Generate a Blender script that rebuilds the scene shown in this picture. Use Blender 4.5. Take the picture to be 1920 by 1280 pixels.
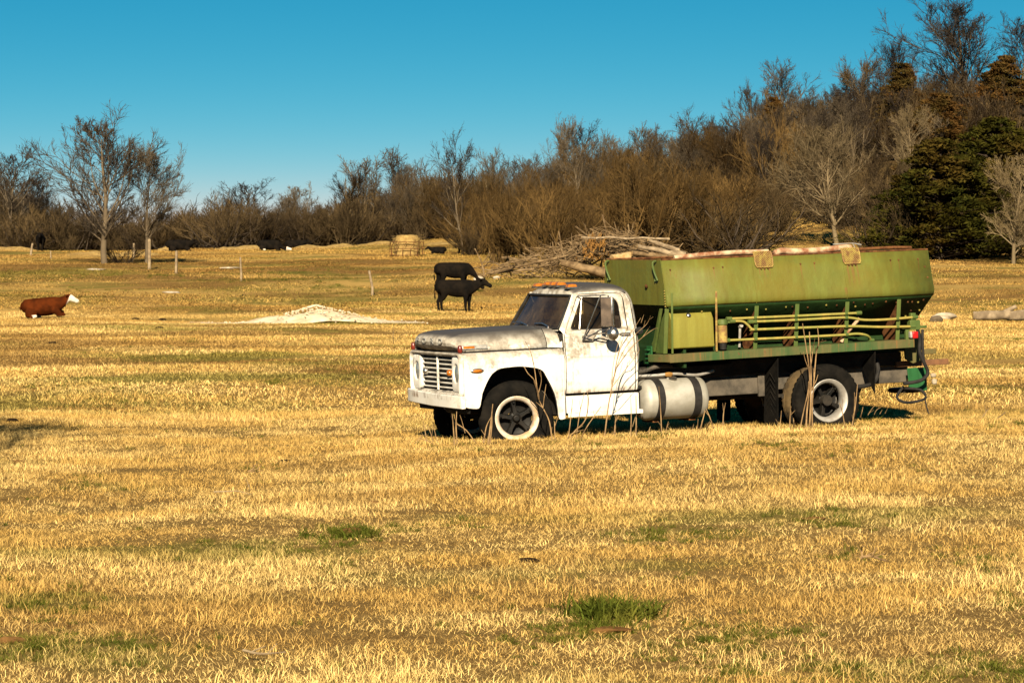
import bpy, bmesh, math, random
import numpy as np
from mathutils import Vector, Matrix, Euler

for o in list(bpy.data.objects): bpy.data.objects.remove(o)
SC = bpy.context.scene
COL = SC.collection
R = math.radians
random.seed(7)
RNG = np.random.default_rng(7)

# ------------------------------------------------------------------ camera
F_PX, CAM_H, HORIZON = 6400.0, 2.57, 470.0        # focal length in pixels of a 1920 wide frame
PITCH = math.atan((640 - HORIZON) / F_PX)
cam_d = bpy.data.cameras.new('camera'); cam = bpy.data.objects.new('camera', cam_d); COL.objects.link(cam)
cam_d.sensor_width = 36.0; cam_d.lens = F_PX / 1920 * 36.0
cam_d.clip_start = 0.5; cam_d.clip_end = 9000
cam.location = (0, 0, CAM_H); cam.rotation_euler = (R(90) - PITCH, 0, 0)
SC.camera = cam

# ------------------------------------------------------------------ sky, sun, exposure
SUN_EL, SUN_AZ = R(28), R(183)                     # azimuth clockwise from +Y: behind the camera, a little to the left
TO_SUN = Vector((math.sin(SUN_AZ) * math.cos(SUN_EL), math.cos(SUN_AZ) * math.cos(SUN_EL), math.sin(SUN_EL)))
w = bpy.data.worlds.new('World'); SC.world = w; w.use_nodes = True
nt = w.node_tree; nt.nodes.clear()
tc = nt.nodes.new('ShaderNodeTexCoord')
mp = nt.nodes.new('ShaderNodeMapping'); mp.vector_type = 'POINT'; mp.inputs['Scale'].default_value = (1, 1, 4.0)
nm = nt.nodes.new('ShaderNodeVectorMath'); nm.operation = 'NORMALIZE'
sky = nt.nodes.new('ShaderNodeTexSky'); sky.sky_type = 'NISHITA'; sky.sun_disc = False
sky.sun_elevation = SUN_EL; sky.sun_rotation = SUN_AZ; sky.air_density = 1.0; sky.dust_density = 0.3; sky.ozone_density = 2.0
sep = nt.nodes.new('ShaderNodeSeparateColor'); cmb = nt.nodes.new('ShaderNodeCombineColor')
for ch, (gain, power) in enumerate(((0.0128, 2.35), (0.375, 0.73), (0.665, 0.50))):   # the photograph's teal grading of the sky
    pw = nt.nodes.new('ShaderNodeMath'); pw.operation = 'POWER'; pw.inputs[1].default_value = power
    ml = nt.nodes.new('ShaderNodeMath'); ml.operation = 'MULTIPLY'; ml.inputs[1].default_value = gain
    nt.links.new(sep.outputs[ch], pw.inputs[0]); nt.links.new(pw.outputs[0], ml.inputs[0]); nt.links.new(ml.outputs[0], cmb.inputs[ch])
bg = nt.nodes.new('ShaderNodeBackground'); bg.inputs['Strength'].default_value = 0.1
wo = nt.nodes.new('ShaderNodeOutputWorld')
nt.links.new(tc.outputs['Generated'], mp.inputs['Vector']); nt.links.new(mp.outputs[0], nm.inputs[0])
nt.links.new(nm.outputs[0], sky.inputs['Vector']); nt.links.new(sky.outputs[0], sep.inputs[0])
nt.links.new(cmb.outputs[0], bg.inputs['Color']); nt.links.new(bg.outputs[0], wo.inputs['Surface'])
sun_d = bpy.data.lights.new('sun', 'SUN'); sun_d.energy = 5.0; sun_d.angle = R(0.5); sun_d.color = (1.0, 0.855, 0.625)
sun = bpy.data.objects.new('sun', sun_d); COL.objects.link(sun)
sun.rotation_euler = TO_SUN.to_track_quat('Z', 'Y').to_euler(); sun.location = (-20, -60, 60)
SC.view_settings.view_transform = 'Standard'; SC.view_settings.look = 'None'
SC.view_settings.exposure = 1.8; SC.view_settings.gamma = 1.0; SC.view_settings.use_curve_mapping = False
SC.cycles.max_bounces = 4; SC.cycles.diffuse_bounces = 1; SC.cycles.glossy_bounces = 3; SC.cycles.transparent_max_bounces = 12
SC.cycles.sample_clamp_indirect = 4.0

# ------------------------------------------------------------------ picture geometry helpers
def depth_ray(px, py):
    a = (px - 960) / F_PX; b = (640 - py) / F_PX
    return np.array([a, math.cos(PITCH) + b * math.sin(PITCH), -math.sin(PITCH) + b * math.cos(PITCH)])
def at(px, py, Y):
    r = depth_ray(px, py); q = r * (Y / r[1]); return np.array([q[0], Y, CAM_H + q[2]])

PROF_Y = [-400, 100, 139, 150, 156, 170, 190, 215, 240, 262, 300, 420, 900, 6000]
PROF_Z = [0, 0, 0.02, 0.3, 0.52, 1.1, 1.6, 1.95, 2.3, 2.5, 2.6, 2.8, 3.0, 3.0]
_pts = RNG.uniform(-1, 1, (14, 2)); _ph = RNG.uniform(0, 6.28, 14)
def sstep(a, b, x):
    t = np.clip((np.asarray(x, float) - a) / (b - a), 0, 1); return t * t * (3 - 2 * t)
def bumps(X, Y):
    z = 0
    for i in range(14):
        k = [0.2, 0.3, 0.45, 0.65, 0.9][i % 5]; a = [0.05, 0.035, 0.022, 0.014, 0.010][i % 5]
        z = z + a * np.sin(k * (X * _pts[i, 0] + Y * _pts[i, 1]) * 1.6 + _ph[i])
    return z
def ground(X, Y):
    X = np.asarray(X, float); Y = np.asarray(Y, float)
    z = np.interp(Y, PROF_Y, PROF_Z)
    z = z + 0.034 * (np.clip(X, -3, 7) + 0.25) * sstep(34, 42, Y) * (1 - sstep(56, 75, Y))
    hx = np.interp(X, [-400, -30, -14, 0, 12, 36, 60, 120, 500], [0, 0, 0.5, 2.8, 5.5, 11.5, 14, 16, 16])
    z = z + hx * sstep(205, 325, Y)
    damp = 1 - 0.85 * np.exp(-((X - 2.2) ** 2 / 20 + (Y - 46.8) ** 2 / 10))
    return z + bumps(X, Y) * damp * (0.6 + 0.4 * sstep(60, 200, Y))
def gz(x, y): return float(ground(x, y))
def on_ground(px, py, ymin=15, ymax=420):
    """world point where the line of sight through a pixel first meets the ground"""
    Ys = np.linspace(ymin, ymax, 6000); r = depth_ray(px, py); t = Ys / r[1]
    d = CAM_H + r[2] * t - ground(r[0] * t, Ys)
    k = int(np.argmax(d < 0)); Y = Ys[k] if d[k] < 0 else ymax
    X = float(r[0] * Y / r[1]); return np.array([X, float(Y), gz(X, Y)])

# ------------------------------------------------------------------ material helpers
ALBEDO = 0.55                                      # one scale for all surface colours, balanced by the exposure
class NT:
    def __init__(s, name):
        s.m = bpy.data.materials.new(name); s.m.use_nodes = True; s.t = s.m.node_tree; s.t.nodes.clear()
        s.out = s.n('ShaderNodeOutputMaterial')
    def n(s, k, **kw):
        x = s.t.nodes.new(k)
        for a, b in kw.items(): setattr(x, a, b)
        return x
    def l(s, a, b): s.t.links.new(a, b)
    def val(s, inp, v):
        if hasattr(v, 'is_output'): s.l(v, inp)
        elif isinstance(v, (tuple, list)) and len(v) == 3 and inp.type == 'RGBA': inp.default_value = (*v, 1)
        else: inp.default_value = v
    def noise(s, vec, scale, detail=4, rough=0.55, dist=0.0):
        x = s.n('ShaderNodeTexNoise'); s.l(vec, x.inputs['Vector']); x.inputs['Scale'].default_value = scale
        x.inputs['Detail'].default_value = detail; x.inputs['Roughness'].default_value = rough; x.inputs['Distortion'].default_value = dist
        return x.outputs['Fac']
    def ramp(s, fac, a, b, lo=0.0, hi=1.0):
        x = s.n('ShaderNodeMapRange', interpolation_type='SMOOTHSTEP'); s.l(fac, x.inputs[0])
        x.inputs[1].default_value = a; x.inputs[2].default_value = b; x.inputs[3].default_value = lo; x.inputs[4].default_value = hi
        return x.outputs[0]
    def math(s, op, a, b=0.0, clamp=False):
        x = s.n('ShaderNodeMath', operation=op, use_clamp=clamp); s.val(x.inputs[0], a); s.val(x.inputs[1], b); return x.outputs[0]
    def mix(s, fac, a, b, blend='MIX'):
        x = s.n('ShaderNodeMix', data_type='RGBA', blend_type=blend); s.val(x.inputs[0], fac); s.val(x.inputs[6], a); s.val(x.inputs[7], b)
        return x.outputs[2]
    def obj(s): return s.n('ShaderNodeTexCoord').outputs['Object']
    def pos(s): return s.n('ShaderNodeNewGeometry').outputs['Position']
    def normal(s): return s.n('ShaderNodeNewGeometry').outputs['Normal']
    def xyz(s, v):
        x = s.n('ShaderNodeSeparateXYZ'); s.l(v, x.inputs[0]); return x.outputs
    def scale(s, v, sc):
        x = s.n('ShaderNodeMapping'); s.l(v, x.inputs['Vector']); x.inputs['Scale'].default_value = sc; return x.outputs[0]
    def bump(s, h, strength=0.3, dist=0.02):
        x = s.n('ShaderNodeBump'); x.inputs['Strength'].default_value = strength; x.inputs['Distance'].default_value = dist; s.l(h, x.inputs['Height']); return x.outputs[0]
    def bsdf(s, color, rough=0.6, metal=0.0, normal=None, spec=0.4, gain=1.0):
        x = s.n('ShaderNodeBsdfPrincipled'); s.val(x.inputs['Base Color'], s.mix(1.0, color, (ALBEDO * gain,) * 3, 'MULTIPLY')); s.val(x.inputs['Roughness'], rough); s.val(x.inputs['Metallic'], metal)
        x.inputs['Specular IOR Level'].default_value = spec
        if normal is not None: s.l(normal, x.inputs['Normal'])
        s.l(x.outputs[0], s.out.inputs['Surface']); return s.m

def mat_plain(name, c1, c2=None, scale=8.0, rough=0.6, metal=0.0, bump=0.0, spec=0.35, space='obj', vary=0.0):
    k = NT(name); v = k.obj() if space == 'obj' else k.pos()
    if c2 is None: c2 = tuple(x * 0.7 for x in c1)
    n = k.noise(v, scale, 6, 0.6); c = k.mix(k.ramp(n, 0.35, 0.65), c1, c2)
    if vary:
        rn = k.n('ShaderNodeObjectInfo').outputs['Random']; c = k.mix(1.0, c, k.mix(rn, (1 - vary, 1 - vary, 1 - vary * 0.9), (1 + vary, 1 + vary * 0.95, 1 + vary * 0.7)), 'MULTIPLY')
    nb = k.bump(k.noise(v, scale * 4, 5), bump, 0.02) if bump else None
    return k.bsdf(c, rough, metal, nb, spec)

# white truck paint with mildew and grime that settled on the upward faces
def mat_white(name, dirt=1.0):
    k = NT(name); v = k.obj(); x, y, z = k.xyz(v); nz = k.xyz(k.normal())[2]
    n1 = k.noise(v, 2.6, 8, 0.62, 0.4); n2 = k.noise(k.scale(v, (7, 7, 1.1)), 2.0, 7, 0.65); n3 = k.noise(v, 26, 5, 0.6)
    up = k.ramp(nz, 0.15, 0.95); band = k.ramp(z, 1.12, 1.45)
    m = k.math('ADD', k.math('MULTIPLY', n1, 0.62), k.math('MULTIPLY', n2, 0.38))
    m = k.math('ADD', m, k.math('MULTIPLY', up, 0.22 * dirt)); m = k.math('ADD', m, k.math('MULTIPLY', band, 0.14 * dirt))
    m = k.math('ADD', m, k.math('MULTIPLY', k.math('SUBTRACT', n3, 0.5), 0.30))
    grime = k.ramp(m, 0.50, 0.69)
    dk = 0.08 if dirt > 1.1 else 0.0; dark = k.math('MULTIPLY', k.ramp(m, 0.67 - dk, 0.78 - dk), k.ramp(nz, 0.55 - 2 * dk, 0.93))
    c = k.mix(grime, (0.72, 0.69, 0.62), k.mix(k.ramp(k.noise(v, 4.5, 7, 0.7), 0.36, 0.64), (0.22, 0.185, 0.14), (0.50, 0.455, 0.375)))
    c = k.mix(dark, c, (0.035, 0.03, 0.026))
    rust = k.math('MULTIPLY', k.ramp(k.noise(v, 9, 6, 0.7), 0.66, 0.74), 0.6)
    c = k.mix(rust, c, (0.20, 0.10, 0.045))
    edge = k.math('MULTIPLY', k.math('MULTIPLY', k.ramp(z, 0.90, 0.80), k.ramp(z, 0.76, 0.79)), k.ramp(k.noise(k.scale(v, (9, 9, 3)), 1.0, 6, 0.7), 0.47, 0.62)); c = k.mix(k.math('MULTIPLY', edge, 0.85), c, (0.16, 0.075, 0.03))
    low = k.math('MULTIPLY', k.ramp(z, 0.95, 0.55), k.ramp(k.noise(v, 5, 5), 0.4, 0.7)); c = k.mix(k.math('MULTIPLY', low, 0.5), c, (0.42, 0.33, 0.2))
    return k.bsdf(c, k.math('ADD', 0.38, k.math('MULTIPLY', grime, 0.4)), 0.0, k.bump(n3, 0.06, 0.01), 0.4, 1.12)

def mat_green(name, c_main, c_alt, rust=0.5, runs=None):
    k = NT(name); v = k.obj()
    n1 = k.noise(v, 1.3, 6, 0.6); st = k.noise(k.scale(v, (9, 9, 0.35)), 1.0, 5, 0.65); n3 = k.noise(v, 16, 6, 0.65)
    c = k.mix(k.ramp(n1, 0.3, 0.7), c_main, c_alt)
    c = k.mix(k.math('MULTIPLY', k.ramp(st, 0.48, 0.68), 0.7), c, tuple(x * 1.25 for x in c_alt))
    c = k.mix(k.math('MULTIPLY', k.ramp(st, 0.47, 0.28), 0.6), c, tuple(x * 0.72 for x in c_main))
    rs = k.ramp(k.noise(k.scale(v, (14, 14, 0.8)), 1.0, 6, 0.7), 0.70 - 0.10 * rust, 0.80 - 0.10 * rust)
    c = k.mix(k.math('MULTIPLY', rs, 0.75 * rust), c, (0.20, 0.10, 0.03))
    sp = k.ramp(n3, 0.70 - 0.06 * rust, 0.76 - 0.06 * rust); c = k.mix(k.math('MULTIPLY', sp, 0.8 * rust), c, (0.13, 0.06, 0.025))
    if runs:                                        # rust that ran down the sheet from each bolt
        x, y, z = k.xyz(v); wob = k.math('MULTIPLY', k.math('SUBTRACT', k.noise(k.scale(v, (3, 3, 6)), 1.0, 2), 0.5), 0.03); xs = k.math('ADD', x, wob); out = None
        for bx, z0, z1, w_ in runs:
            m = k.math('MULTIPLY', k.ramp(k.math('ABSOLUTE', k.math('SUBTRACT', xs, bx)), w_, w_ * 0.3), k.math('MULTIPLY', k.ramp(z, z1, z0), k.ramp(z, z0 + 0.02, z0))); out = m if out is None else k.math('MAXIMUM', out, m)
        c = k.mix(k.math('MULTIPLY', out, 0.75), c, (0.17, 0.085, 0.022))
        chips = k.ramp(k.noise(v, 38, 3, 0.5), 0.72, 0.75); c = k.mix(k.math('MULTIPLY', chips, 0.8), c, (0.10, 0.05, 0.02))
        mist = k.ramp(k.noise(k.scale(v, (1.2, 1.2, 3.0)), 1.0, 7, 0.7), 0.5, 0.75); c = k.mix(k.math('MULTIPLY', mist, 0.5), c, (0.06, 0.10, 0.03))
    return k.bsdf(c, 0.6, 0.0, k.bump(k.math('ADD', k.math('MULTIPLY', n3, 0.25), k.noise(v, 2.2, 3)), 0.35, 0.05), 0.15)

def mat_glass(name, tint_c=(0.42, 0.40, 0.36), dust=0.12):
    k = NT(name); v = k.obj()
    tr = k.n('ShaderNodeBsdfTransparent'); tr.inputs[0].default_value = (*tint_c, 1)
    gl = k.n('ShaderNodeBsdfGlossy'); gl.inputs['Roughness'].default_value = 0.03
    df = k.n('ShaderNodeBsdfDiffuse'); k.val(df.inputs[0], k.mix(k.noise(v, 6, 5), (0.18, 0.12, 0.06), (0.10, 0.075, 0.05)))
    fr = k.n('ShaderNodeFresnel'); fr.inputs[0].default_value = 1.28
    m1 = k.n('ShaderNodeMixShader'); k.val(m1.inputs[0], k.ramp(k.noise(v, 2.2, 6, 0.65), 0.35, 0.75, dust * 0.4, dust * 2.4)); k.l(tr.outputs[0], m1.inputs[1]); k.l(df.outputs[0], m1.inputs[2])
    m2 = k.n('ShaderNodeMixShader'); k.l(fr.outputs[0], m2.inputs[0]); k.l(m1.outputs[0], m2.inputs[1]); k.l(gl.outputs[0], m2.inputs[2])
    k.l(m2.outputs[0], k.out.inputs['Surface']); return k.m

_lat = np.random.default_rng(99).uniform(0, 1, (256, 256))
def vnoise2(X, Y):
    xi = np.floor(X).astype(int); yi = np.floor(Y).astype(int); fx = X - xi; fy = Y - yi; fx = fx * fx * (3 - 2 * fx); fy = fy * fy * (3 - 2 * fy)
    g = lambda i, j: _lat[(xi + i) % 256, (yi + j) % 256]
    return (g(0, 0) * (1 - fx) + g(1, 0) * fx) * (1 - fy) + (g(0, 1) * (1 - fx) + g(1, 1) * fx) * fy
def fbm(X, Y, fx, fy, off=0.0, octaves=5):
    X = np.asarray(X, float); Y = np.asarray(Y, float); z = 0; a = 1; t = 0
    for i in range(octaves): z = z + a * vnoise2(X * fx + off + 17.3 * i, Y * fy + off * 1.7 + 9.1 * i); t += a; a *= 0.62; fx *= 2.03; fy *= 2.03
    return z / t
BROWN = [(250, 808, 330, 24, .16), (1800, 775, 240, 24, .12), (420, 500, 620, 26, .14), (1850, 520, 160, 30, .16), (1000, 545, 300, 16, .14), (760, 1010, 200, 22, .05), (1500, 985, 240, 18, .08), (150, 905, 60, 10, .12), (600, 700, 260, 12, .10), (1000, 880, 500, 10, .03), (1250, 1250, 160, 20, .06), (330, 1060, 200, 14, .08)]
GREEN = [(190, 722, 320, 34, .17), (90, 1230, 380, 70, .15), (1540, 972, 280, 24, .17), (1800, 1245, 360, 46, .13), (1120, 1185, 280, 30, .13), (520, 515, 280, 14, .15), (70, 515, 240, 12, .18), (1300, 1002, 220, 16, .14), (560, 1035, 260, 22, .12), (90, 1130, 150, 30, .12), (250, 655, 200, 8, .12), (1700, 1060, 220, 24, .09), (1450, 835, 260, 10, .10), (820, 1000, 220, 16, .12)]
def blob_sum(X, Y, lst):
    out = np.zeros(np.shape(X))
    for px, py, wx, wy, s_ in lst:
        q = on_ground(px, py); q2 = on_ground(px, py + wy); ry = max(0.6, q[1] - q2[1]); rx = wx * q[1] / F_PX
        out = np.maximum(out, s_ * np.clip(1.25 - ((X - q[0]) / rx) ** 2 - ((Y - q[1]) / ry) ** 2, 0, 1))
    return out
def patches(X, Y):
    """how trampled brown, how green, and how pale the grass is at a place"""
    nr = 0.065 * (1 - sstep(44, 75, Y)); b = sstep(0.51, 0.66, fbm(X, Y, 0.12, 0.20, 3.0) + blob_sum(X, Y, BROWN) - nr); g = sstep(0.54, 0.68, fbm(X, Y, 0.25, 0.40, 40.0) + blob_sum(X, Y, GREEN) * 0.85 - nr)
    b, g = b * (1 - 7.0 * nr), g * (1 - 4.0 * nr)
    t = sstep(0.36, 0.64, fbm(X, Y, 0.5, 0.7, 80.0)); return b, g, t
def mat_straw(name, pale, gold, brown, green, translucent=0.1):
    """dry grass: every clump carries its own tone, every blade its own value"""
    k = NT(name)
    def ia(nm_): return k.n('ShaderNodeAttribute', attribute_name=nm_, attribute_type='INSTANCER').outputs['Fac']
    a = k.n('ShaderNodeAttribute', attribute_name='rnd').outputs['Fac']
    c = k.mix(ia('tone'), gold, pale); c = k.mix(k.math('MULTIPLY', ia('brown'), 0.8), c, brown); c = k.mix(k.math('MULTIPLY', ia('green'), 0.75), c, green)
    c = k.mix(1.0, c, k.mix(k.ramp(a, 0.0, 0.8), (0.15 * ALBEDO, 0.10 * ALBEDO, 0.06 * ALBEDO), (1.5 * ALBEDO, 1.47 * ALBEDO, 1.38 * ALBEDO)), 'MULTIPLY')
    df = k.n('ShaderNodeBsdfDiffuse'); k.val(df.inputs[0], c); tl = k.n('ShaderNodeBsdfTranslucent'); k.val(tl.inputs[0], c)
    ms = k.n('ShaderNodeMixShader'); ms.inputs[0].default_value = translucent
    k.l(df.outputs[0], ms.inputs[1]); k.l(tl.outputs[0], ms.inputs[2]); k.l(ms.outputs[0], k.out.inputs['Surface']); return k.m
def mat_leafy(name, cols, scale=0.6, translucent=0.25, attr=True):
    """grass blades and leaves: colour from patches in the world plus a value of each blade"""
    k = NT(name); v = k.pos()
    n = k.noise(v, scale, 5, 0.6)
    c = k.mix(k.ramp(n, 0.38, 0.62), cols[0], cols[1])
    if len(cols) > 2: c = k.mix(k.math('MULTIPLY', k.ramp(k.noise(v, scale * 0.37, 6, 0.68), 0.53, 0.66), 0.9), c, cols[2])
    if attr:
        a = k.n('ShaderNodeAttribute', attribute_name='rnd').outputs['Fac']
        lo, hi = (0.40, 0.34, 0.27), (1.5, 1.48, 1.40)
        c = k.mix(1.0, c, k.mix(a, tuple(q * ALBEDO for q in lo), tuple(q * ALBEDO for q in hi)), 'MULTIPLY')
    df = k.n('ShaderNodeBsdfDiffuse'); k.val(df.inputs[0], c); tl = k.n('ShaderNodeBsdfTranslucent'); k.val(tl.inputs[0], c)
    ms = k.n('ShaderNodeMixShader'); ms.inputs[0].default_value = translucent
    k.l(df.outputs[0], ms.inputs[1]); k.l(tl.outputs[0], ms.inputs[2]); k.l(ms.outputs[0], k.out.inputs['Surface']); return k.m

M = {}
M['white'] = mat_white('weathered_white_paint', 1.0)
M['white_hood'] = mat_white('blackened_white_paint', 1.3)
M['white_clean'] = mat_white('white_paint', 0.35)
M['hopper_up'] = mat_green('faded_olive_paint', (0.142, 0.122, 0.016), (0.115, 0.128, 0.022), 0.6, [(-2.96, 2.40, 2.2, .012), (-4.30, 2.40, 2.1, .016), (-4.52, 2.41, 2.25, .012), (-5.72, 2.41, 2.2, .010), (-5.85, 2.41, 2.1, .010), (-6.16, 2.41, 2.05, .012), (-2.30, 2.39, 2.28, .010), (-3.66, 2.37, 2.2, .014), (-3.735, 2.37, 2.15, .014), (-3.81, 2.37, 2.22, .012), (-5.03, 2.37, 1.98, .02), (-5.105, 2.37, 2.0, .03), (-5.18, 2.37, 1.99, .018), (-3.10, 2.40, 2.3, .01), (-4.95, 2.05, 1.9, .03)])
M['hopper_low'] = mat_green('shaded_green_paint', (0.008, 0.028, 0.006), (0.015, 0.040, 0.008), 0.25)  # unfaded hopper green, darkened further so the lower slope's shade is in the colour
M['deck_green'] = mat_green('worn_green_paint', (0.040, 0.095, 0.028), (0.13, 0.095, 0.036), 1.2)
M['rib_green'] = mat_green('rib_green_paint', (0.060, 0.105, 0.024), (0.10, 0.125, 0.030), 0.4)
M['box_green'] = mat_green('toolbox_green_paint', (0.20, 0.165, 0.020), (0.185, 0.175, 0.030), 0.6)
M['pipe_green'] = mat_green('pipe_green_paint', (0.24, 0.24, 0.055), (0.34, 0.25, 0.06), 0.6)
M['plate_green'] = mat_green('plate_green_paint', (0.012, 0.085, 0.022), (0.02, 0.10, 0.03), 0.15)
M['rust'] = mat_plain('rusty_steel', (0.17, 0.075, 0.03), (0.07, 0.03, 0.016), 9, 0.85, 0, 0.4, 0.0)
M['rust_peel'] = mat_plain('rust_with_peeling_paint', (0.23, 0.09, 0.045), (0.62, 0.47, 0.30), 5, 0.85, 0, 0.3, 0.0)
M['yellow_rust'] = mat_plain('rusty_yellow_steel', (0.36, 0.26, 0.055), (0.20, 0.10, 0.03), 14, 0.8, 0, 0.3)
M['rubber'] = mat_plain('tyre_rubber', (0.006, 0.0056, 0.005), (0.014, 0.012, 0.0095), 5, 0.85, 0, 0.25, 0.03)
M['rubber_dusty'] = mat_plain('dusty_tyre_rubber', (0.11, 0.075, 0.036), (0.025, 0.021, 0.016), 4, 0.9, 0, 0.25, 0.03)
M['black'] = mat_plain('black_rubber_trim', (0.016, 0.015, 0.014), (0.03, 0.027, 0.024), 8, 0.6, 0.0, 0.0, 0.1)
M['dark'] = mat_plain('dark_greasy_steel', (0.020, 0.018, 0.015), (0.045, 0.036, 0.026), 6, 0.8, 0, 0.2, 0.1)
M['frame'] = mat_plain('grimy_frame_paint', (0.055, 0.048, 0.038), (0.12, 0.10, 0.075), 5, 0.75, 0, 0.3, 0.1)
M['alu'] = mat_plain('dull_aluminium', (0.50, 0.475, 0.41), (0.36, 0.335, 0.27), 3.5, 0.55, 0.35, 0.08)
M['chrome'] = mat_plain('pitted_chrome', (0.75, 0.72, 0.66), (0.4, 0.36, 0.3), 12, 0.22, 0.95)
M['rim_white'] = mat_plain('chalky_rim_paint', (0.70, 0.63, 0.52), (0.50, 0.33, 0.18), 6, 0.7, 0, 0.15)
M['rim_steel'] = mat_plain('grey_rim_steel', (0.46, 0.44, 0.40), (0.30, 0.27, 0.23), 6, 0.5, 0.25)
M['hub'] = mat_plain('black_hub_paint', (0.006, 0.006, 0.0055), (0.018, 0.015, 0.012), 7, 0.5, 0.0, 0.0, 0.1)
M['glass'] = mat_glass('dusty_windscreen_glass', (0.09, 0.075, 0.055), 0.13)
M['glass_side'] = mat_glass('side_window_glass', (0.55, 0.55, 0.55), 0.05)
M['amber'] = mat_plain('amber_lens', (0.50, 0.16, 0.012), (0.30, 0.09, 0.008), 20, 0.25)
M['red_lens'] = mat_plain('red_lens', (0.55, 0.012, 0.012), (0.4, 0.01, 0.01), 20, 0.25)
M['darkred_lens'] = mat_plain('dark_red_reflector', (0.18, 0.02, 0.01), (0.10, 0.012, 0.008), 20, 0.3)
M['lamp'] = mat_plain('headlamp_glass', (0.42, 0.44, 0.42), (0.22, 0.24, 0.24), 10, 0.12, 0.5)
M['seat'] = mat_plain('faded_seat_vinyl', (0.16, 0.12, 0.09), (0.07, 0.055, 0.045), 5, 0.8, 0.0, 0.0, 0.1)
M['badge'] = mat_plain('badge_metal', (0.55, 0.54, 0.5), (0.35, 0.34, 0.3), 20, 0.35, 0.4)
M['brown_box'] = mat_plain('brown_wood_block', (0.20, 0.085, 0.03), (0.13, 0.055, 0.02), 8, 0.8)
M['bark'] = mat_plain('grey_brown_bark', (0.15, 0.115, 0.072), (0.085, 0.062, 0.040), 3, 0.9, 0, 0.5, 0.0)
M['bark_dark'] = mat_plain('dark_bark', (0.070, 0.052, 0.036), (0.042, 0.032, 0.024), 3, 0.9, 0, 0.5, 0.0)
M['bark_pale'] = mat_plain('pale_bark', (0.22, 0.165, 0.095), (0.12, 0.09, 0.05), 3, 0.9, 0, 0.5, 0.0)
M['twig'] = mat_plain('brown_twigs', (0.080, 0.055, 0.028), (0.036, 0.026, 0.015), 0.25, 0.9, 0, 0, 0.0, 'pos', 0.6)
M['twig_red'] = mat_plain('reddish_brown_twigs', (0.102, 0.063, 0.024), (0.042, 0.027, 0.012), 0.25, 0.9, 0, 0, 0.0, 'pos', 0.6)
M['twig_pale'] = mat_plain('pale_twigs', (0.20, 0.15, 0.085), (0.12, 0.09, 0.048), 0.4, 0.9, 0, 0, 0.0, 'pos', 0.6)
M['twig_grey'] = mat_plain('grey_twigs', (0.085, 0.066, 0.046), (0.055, 0.044, 0.033), 0.3, 0.9, 0, 0, 0.0, 'pos', 0.6)
M['weed'] = mat_plain('dry_weed_stalk', (0.36, 0.235, 0.115), (0.17, 0.105, 0.052), 6, 0.9, 0, 0.2, 0.0)
M['log'] = mat_plain('weathered_log', (0.27, 0.185, 0.098), (0.11, 0.072, 0.038), 2.5, 0.9, 0, 0.6, 0.0)
M['log_grey'] = mat_plain('bleached_grey_log', (0.36, 0.275, 0.175), (0.17, 0.125, 0.078), 3, 0.9, 0, 0.6, 0.0)
M['log_cut'] = mat_plain('cut_log_end', (0.50, 0.36, 0.18), (0.36, 0.22, 0.09), 6, 0.9, 0, 0.3, 0.0)
M['splinter'] = mat_plain('orange_split_wood', (0.33, 0.175, 0.05), (0.19, 0.095, 0.03), 5, 0.9, 0, 0.4, 0.0)
M['post'] = mat_plain('weathered_fence_post', (0.33, 0.25, 0.15), (0.18, 0.13, 0.08), 4, 0.9, 0, 0.5, 0.0)
M['hay'] = mat_plain('old_hay', (0.40, 0.27, 0.095), (0.24, 0.15, 0.055), 4, 0.95, 0, 0.8, 0.0)
M['cow_black'] = mat_plain('black_cow_hide', (0.0045, 0.0038, 0.0032), (0.011, 0.008, 0.0055), 3, 0.9, 0, 0.2, 0.03)
M['cow_red'] = mat_plain('red_brown_cow_hide', (0.085, 0.019, 0.0045), (0.040, 0.010, 0.003), 2.5, 0.8, 0, 0.2, 0.0)
M['cow_white'] = mat_plain('white_cow_face_hair', (0.74, 0.66, 0.54), (0.6, 0.5, 0.38), 6, 0.85, 0, 0.2, 0.0)
M['gravel'] = mat_plain('pale_lime_gravel', (0.76, 0.64, 0.45), (0.54, 0.43, 0.27), 2.2, 0.95, 0, 0.9, 0.0)
M['stone'] = mat_plain('pale_limestone', (0.52, 0.44, 0.33), (0.33, 0.27, 0.19), 3, 0.9, 0, 0.6, 0.0)
M['block'] = mat_plain('dark_concrete_block', (0.15, 0.115, 0.075), (0.09, 0.07, 0.045), 6, 0.9, 0, 0.5, 0.0)
M['clod'] = mat_plain('dark_dung', (0.035, 0.022, 0.012), (0.02, 0.014, 0.009), 8, 0.9, 0, 0.8, 0.0)
M['soil'] = mat_plain('bare_brown_soil', (0.20, 0.105, 0.035), (0.12, 0.06, 0.022), 6, 0.95, 0, 0.9, 0.0)
M['cedar'] = mat_leafy('cedar_needles', [(0.026, 0.029, 0.006), (0.050, 0.045, 0.008), (0.075, 0.050, 0.012)], 0.35, 0.1)
M['cedar_rust'] = mat_leafy('bronzed_cedar_needles', [(0.060, 0.045, 0.014), (0.095, 0.050, 0.016), (0.05, 0.05, 0.012)], 0.35, 0.1)
M['straw'] = mat_straw('dry_straw_grass', (0.74, 0.535, 0.21), (0.56, 0.36, 0.11), (0.26, 0.15, 0.048), (0.17, 0.165, 0.036))
M['straw_far'] = mat_straw('grazed_brown_grass', (0.53, 0.345, 0.105), (0.38, 0.225, 0.064), (0.19, 0.102, 0.033), (0.145, 0.13, 0.03))
M['green'] = mat_leafy('green_winter_grass', [(0.085, 0.11, 0.016), (0.15, 0.15, 0.026)], 1.5, 0.25)
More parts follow.
